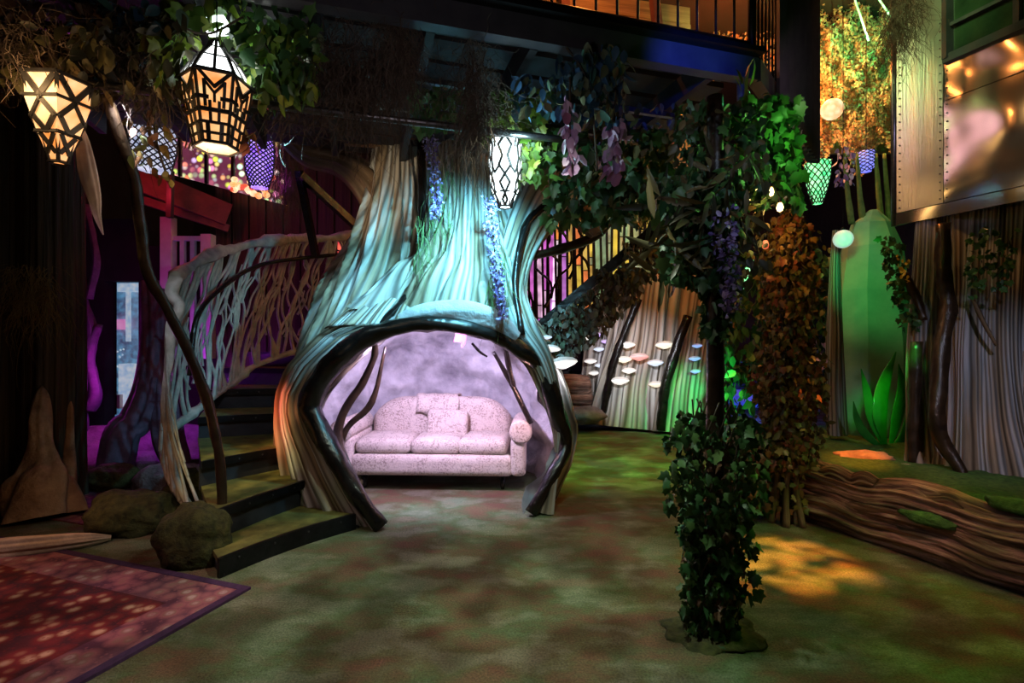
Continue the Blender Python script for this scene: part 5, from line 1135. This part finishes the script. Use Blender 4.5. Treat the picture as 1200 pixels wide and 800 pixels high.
# tall green cone
cn = thing('green_cone', P(1022, 515, 6.0), 'tall faceted green cone like a giant folded leaf', 'cone')
mb = MB(); ring = []
for px, y, hw in ((1024, 246, 5), (1022, 262, 22), (1023, 290, 33), (1022, 340, 40), (1024, 400, 47), (1024, 460, 49), (1025, 525, 50)):
    c = P(px, y, 6.1); r = hw*6.1/F
    ring.append([c+Vector((r*math.cos(a_)*(1+.05*math.sin(3*a_)), r*.7*math.sin(a_), 0)) for a_ in np.linspace(0, 2*math.pi, 9)[:-1]+.2])
vs_ = [p for q in ring for p in q]; mb.add(vs_, [(i*8+j, (i+1)*8+j, (i+1)*8+(j+1) % 8, i*8+(j+1) % 8) for i in range(6) for j in range(8)]+[tuple(range(8))]); mb.build('cone_body', 'cone_fabric', cn, False)
mb = MB(); limb(mb, limb_px([(980, 270, 4, 5.7), (978, 330, 6, 5.7), (978, 420, 9, 5.65), (981, 510, 10, 5.6)]), 50, 20, .8, Flute(77, ((3, .1), (7, .08), (13, .05)))); mb.build('edge_trunk', 'grey_bark', cn)
for x in (990, 1004, 1026, 1036): tb(cn, 'stem', 'green_strand', [(P(x, 180, 6.1), .02), (P(x+4, 230, 6.1), .03), (P(x+8, 262, 6.1), .04)], 6)
# glossy blades
gb = thing('glossy_leaf_cluster', P(1040, 525, 5.4), 'cluster of large glossy green leaf blades in front of the cone', 'leaves')
for q in ([(1036, 524, 2), (1022, 490, 6), (1016, 460, 5), (1009, 432, .6)], [(1038, 524, 2), (1031, 485, 9), (1036, 450, 8), (1050, 412, .6)], [(1043, 524, 2), (1051, 490, 7), (1057, 455, 6), (1053, 426, .6)], [(1045, 526, 2), (1060, 508, 6), (1068, 480, 5), (1067, 456, .6)], [(1034, 525, 2), (1014, 508, 5), (1004, 490, 4), (1000, 470, .5)]):
    mb = MB(); limb(mb, limb_px([(x, y, hw, 5.3-.06*(hw > 8)+.004*(x-1036)) for x, y, hw in q]), 16, 20, .22); mb.build('leaf_blade', 'glossy_leaf', gb)
# grassy bank and log bench
lb0, lb1 = G(938, 608), G(1225, 706)
bank = MB(); nx, ny = 40, 20; vs_ = []
fr0, fr1 = lb0+Vector((.05, .15, 0)), lb1+Vector((.2, .12, 0)); bk0, bk1 = Vector((2.9, 7.4, 0)), Vector((6.5, 6.0, 0))
for i in range(nx+1):
    for j in range(ny+1):
        p = (fr0.lerp(fr1, i/nx)).lerp(bk0.lerp(bk1, i/nx), j/ny); z = (.43 if j else 0.0)+.04*noise.noise(p*1.5)*(j > 0)-.10*max(0, (p.y-5.2)/2.2)
        vs_.append(Vector((p.x, p.y, z)))
bank.add(vs_, [(i*(ny+1)+j, (i+1)*(ny+1)+j, (i+1)*(ny+1)+j+1, i*(ny+1)+j+1) for i in range(nx) for j in range(ny)]); tag(bank.build('grass_bank', 'green_moss', None, loc=(4.2, 5.0, 0)), 'raised mossy green bank behind the log bench', 'bank')
lgb = thing('log_bench', G(1060, 650), 'long weathered reddish-brown log edging the grassy bank', 'log')
d_ = (lb1-lb0).normalized()
for k, (z, r_, off, a0, a1) in enumerate(((.13, .17, .12, 0, 1), (.31, .15, .14, -.02, 1.02), (.22, .17, .19, .01, 1), (.42, .055, .10, .04, .36), (.40, .06, .10, .45, .72))):
    nrm = Vector((-d_.y, d_.x, 0)); q = []
    for j in range(7):
        t = a0+(a1-a0)*j/6; p = lb0.lerp(lb1, t)+nrm*off+U*(z+.02*math.sin(j*2.1+k)-.0); q.append((*p, r_*(1+.06*math.sin(j*1.7+k*2))*(0.75 if j in (0, 6) and k > 2 else 1)))
    mb = MB(); limb(mb, q, 110, 120, .95, Ledges(90+k), 0, (0, 0, 1), True); mb.build('log_layer', 'log_bark', lgb)
for k, (t, z, s) in enumerate(((.62, .30, (.16, .05, .04)), (.93, .48, (.2, .08, .05)))):
    p = lb0.lerp(lb1, t)+Vector((-d_.y, d_.x, 0))*(-.03 if k == 0 else .12)+U*z; mb = MB(); rock(mb, p, s, 95+k, .3, 12, 1.6, math.atan2(d_.y, d_.x)); mb.build('moss_patch', 'green_moss', lgb)
def stone(label, px, py, d, s, seed, mat='orange_rock'):
    mb = MB(); rock(mb, P(px, py, d), s, seed, .3, 16, 1.6, -.3); tag(mb.build('stone', mat, None, loc=P(px, py, d)), label, 'stone')
stone('flat orange-lit stone lying on the bank by the log', 1013, 536, 4.6, (.23, .1, .06), 101)
stone('orange-lit rounded stone at the left end of the log', 962, 550, 4.25, (.15, .09, .06), 102)
stone('pale small stone on the moss right of the orange stones', 1062, 549, 4.35, (.09, .06, .04), 103, 'pale_stone')
mb = MB(); rock(mb, P(1034, 546, 4.45), (.12, .08, .06), 104, .3, 14); tag(mb.build('moss_tuft', 'green_moss', None, loc=P(1034, 548, 4.45)), 'dark green moss tuft in front of the flat orange stone', 'moss')
# right trunk under the metal housing
rt = thing('grey_trunk', P(1150, 565, 4.2), 'broad grey fluted trunk under the metal housing at the right edge', 'trunk')
rwlimb([(1090, 250, 14, 4.8), (1086, 330, 15, 4.75), (1082, 420, 17, 4.65), (1086, 500, 20, 4.55), (1092, 568, 28, 4.45)], 111, ((3, .05), (7, .06), (13, .06), (23, .03)), .7, 'grey_bark', rt)
rwlimb([(1175, 240, 66, 4.75), (1172, 330, 64, 4.7), (1170, 420, 66, 4.6), (1176, 500, 76, 4.45), (1196, 590, 108, 4.25)], 112, ((3, .03), (6, .05), (11, .05), (19, .04), (33, .028), (51, .015)), .6, 'grey_bark', rt)
rwlimb([(1250, 240, 50, 4.5), (1250, 400, 55, 4.4), (1262, 600, 80, 4.1)], 113, ((3, .05), (7, .06), (17, .04)), .6, 'grey_bark', rt)
tb(rt, 'dark_branch', 'brown_branch', [(P(1105, 262, 4.35), .05), (P(1106, 320, 4.35), .06), (P(1112, 360, 4.35), .055), (P(1104, 400, 4.3), .06), (P(1100, 450, 4.25), .06), (P(1098, 495, 4.2), .06), (P(1110, 525, 4.15), .05), (P(1128, 556, 4.05), .045), (P(1142, 572, 4.0), .03)], 10, .4)
tb(rt, 'dark_branch', 'brown_branch', [(P(1060, 320, 4.6), .03), (P(1074, 350, 4.6), .04), (P(1082, 375, 4.55), .035)], 8, .4)
tb(rt, 'dark_branch', 'brown_branch', [(P(1074, 400, 4.5), .045), (P(1072, 470, 4.5), .05), (P(1072, 548, 4.45), .05)], 8, .4)
tb(rt, 'thin_branch', 'brown_bough', [(P(1140, 350, 4.3), .012), (P(1152, 376, 4.25), .016), (P(1168, 405, 4.2), .012)], 6)
vine('ivy with small yellow flowers on the left edge of the grey trunk', [column([list(P(1042, 275, 4.7)), list(P(1052, 330, 4.65)), list(P(1068, 385, 4.6))], .08, 130)], .06, 'ivy', 'ivy_green', 60, None, 'ivy', ([column([list(P(1056, 300, 4.55)), list(P(1066, 350, 4.5))], .05, 18)], .045, 'petal', 'yellow_petal', 18))
vine('dark ivy sprigs hanging on the grey trunk below the metal housing', [region(1130, 1190, 268, 320, 4.05, 4.15, 60), column([list(P(1142, 300, 4.1)), list(P(1146, 345, 4.1))], .05, 26), column([list(P(1180, 290, 4.1)), list(P(1172, 345, 4.1))], .05, 26)], .055, 'ivy', 'ivy_green', 60, None, 'ivy')

# metal clad housing
m0, m1 = zline(2.6, (1048, 265), (1200, 235)); md = (m1-m0).normalized(); mn = Vector((md.y, -md.x, 0))
if mn.x > 0: mn = -mn
mh = thing('metal_housing', m0, 'riveted sheet-metal housing with a dark window overhanging the right trunk', 'housing')
Lw = (m1-m0).length
def mpanel(nm, mat, s0_, s1_, z0, z1, out=.0, th=.03, parent=None):
    a_ = m0+md*s0_; b_ = m0+md*s1_; n_ = 16; mb = MB(); vs_ = []
    for i in range(n_+1):
        for j in range(n_+1):
            p = a_.lerp(b_, i/n_); vs_.append(Vector((p.x, p.y, z0+(z1-z0)*j/n_))+mn*out)
    fs = [(i*(n_+1)+j, (i+1)*(n_+1)+j, (i+1)*(n_+1)+j+1, i*(n_+1)+j+1) for i in range(n_) for j in range(n_)]
    mb.add(vs_, fs); o = mb.build(nm, mat, parent or mh, False); s_ = o.modifiers.new('thick', 'SOLIDIFY'); s_.thickness = th; s_.offset = 0; return o
mpanel('sheet_panel', 'brushed_metal', .03, .42, 2.72, 5.2); mpanel('sheet_panel', 'crumpled_metal', .43, 1.6, 2.72, 3.62, .005); mpanel('sheet_panel', 'crumpled_metal', .43, 1.6, 3.63, 3.95, .0); mpanel('sheet_panel', 'brushed_metal', .43, 1.6, 3.95, 5.2, -.02)
mpanel('bottom_strip', 'crumpled_metal', .03, 1.6, 2.6, 2.71, .01)
tb(mh, 'corner_edge', 'steel_pipe', [(m0+U*.0, .03), (m0+U*2.6, .03)], 8, 0, 3, 0)
mb = MB(); c_ = m0+md*.8-mn*.55+U*1.35; box(mb, c_, (1.66, 1.0, 2.5), M=Matrix((md, -mn, U)).transposed().to_4x4()); mb.build('core', 'deck_dark', mh, False)
rv = MB(); lathe(rv, (0, 0, 0), [(.008, 0), (.006, .004), (.0005, .006)], 8, M=mn.to_track_quat('Z', 'Y').to_matrix().to_4x4()); oo = rv.build('rivet', 'steel_pipe'); me = oo.data; bpy.data.objects.remove(oo)
for k in range(22):
    for s_ in (.06, .40, .455): copy_piece(me, 'rivet', mh, Matrix.Translation(m0+md*s_+U*(.16+.075*k)+mn*.022))
win = thing('window_1', m0+md*.9+U*1.5, 'dark steel-framed window high on the metal housing', 'window'); win['kind'] = 'structure'; del win['category']
wz0, wz1 = 3.98, 4.9
mpanel('pane', 'dark_glass', .50, 1.5, wz0, wz1, .01, .02, win)
def wbar(s0_, z0, s1_, z1, wd): beam(win, 'window_frame', 'deck_dark', m0+md*s0_+U*(z0-2.6)+mn*.04, m0+md*s1_+U*(z1-2.6)+mn*.04, .05, wd)
wbar(.44, wz0, 1.55, wz0, .07); wbar(.47, wz0, .47, wz1, .07); wbar(.5, wz0+.28, 1.5, wz0+.28, .03); wbar(.5, wz0+.6, 1.5, wz0+.6, .03); wbar(.95, wz0, .95, wz1, .03)
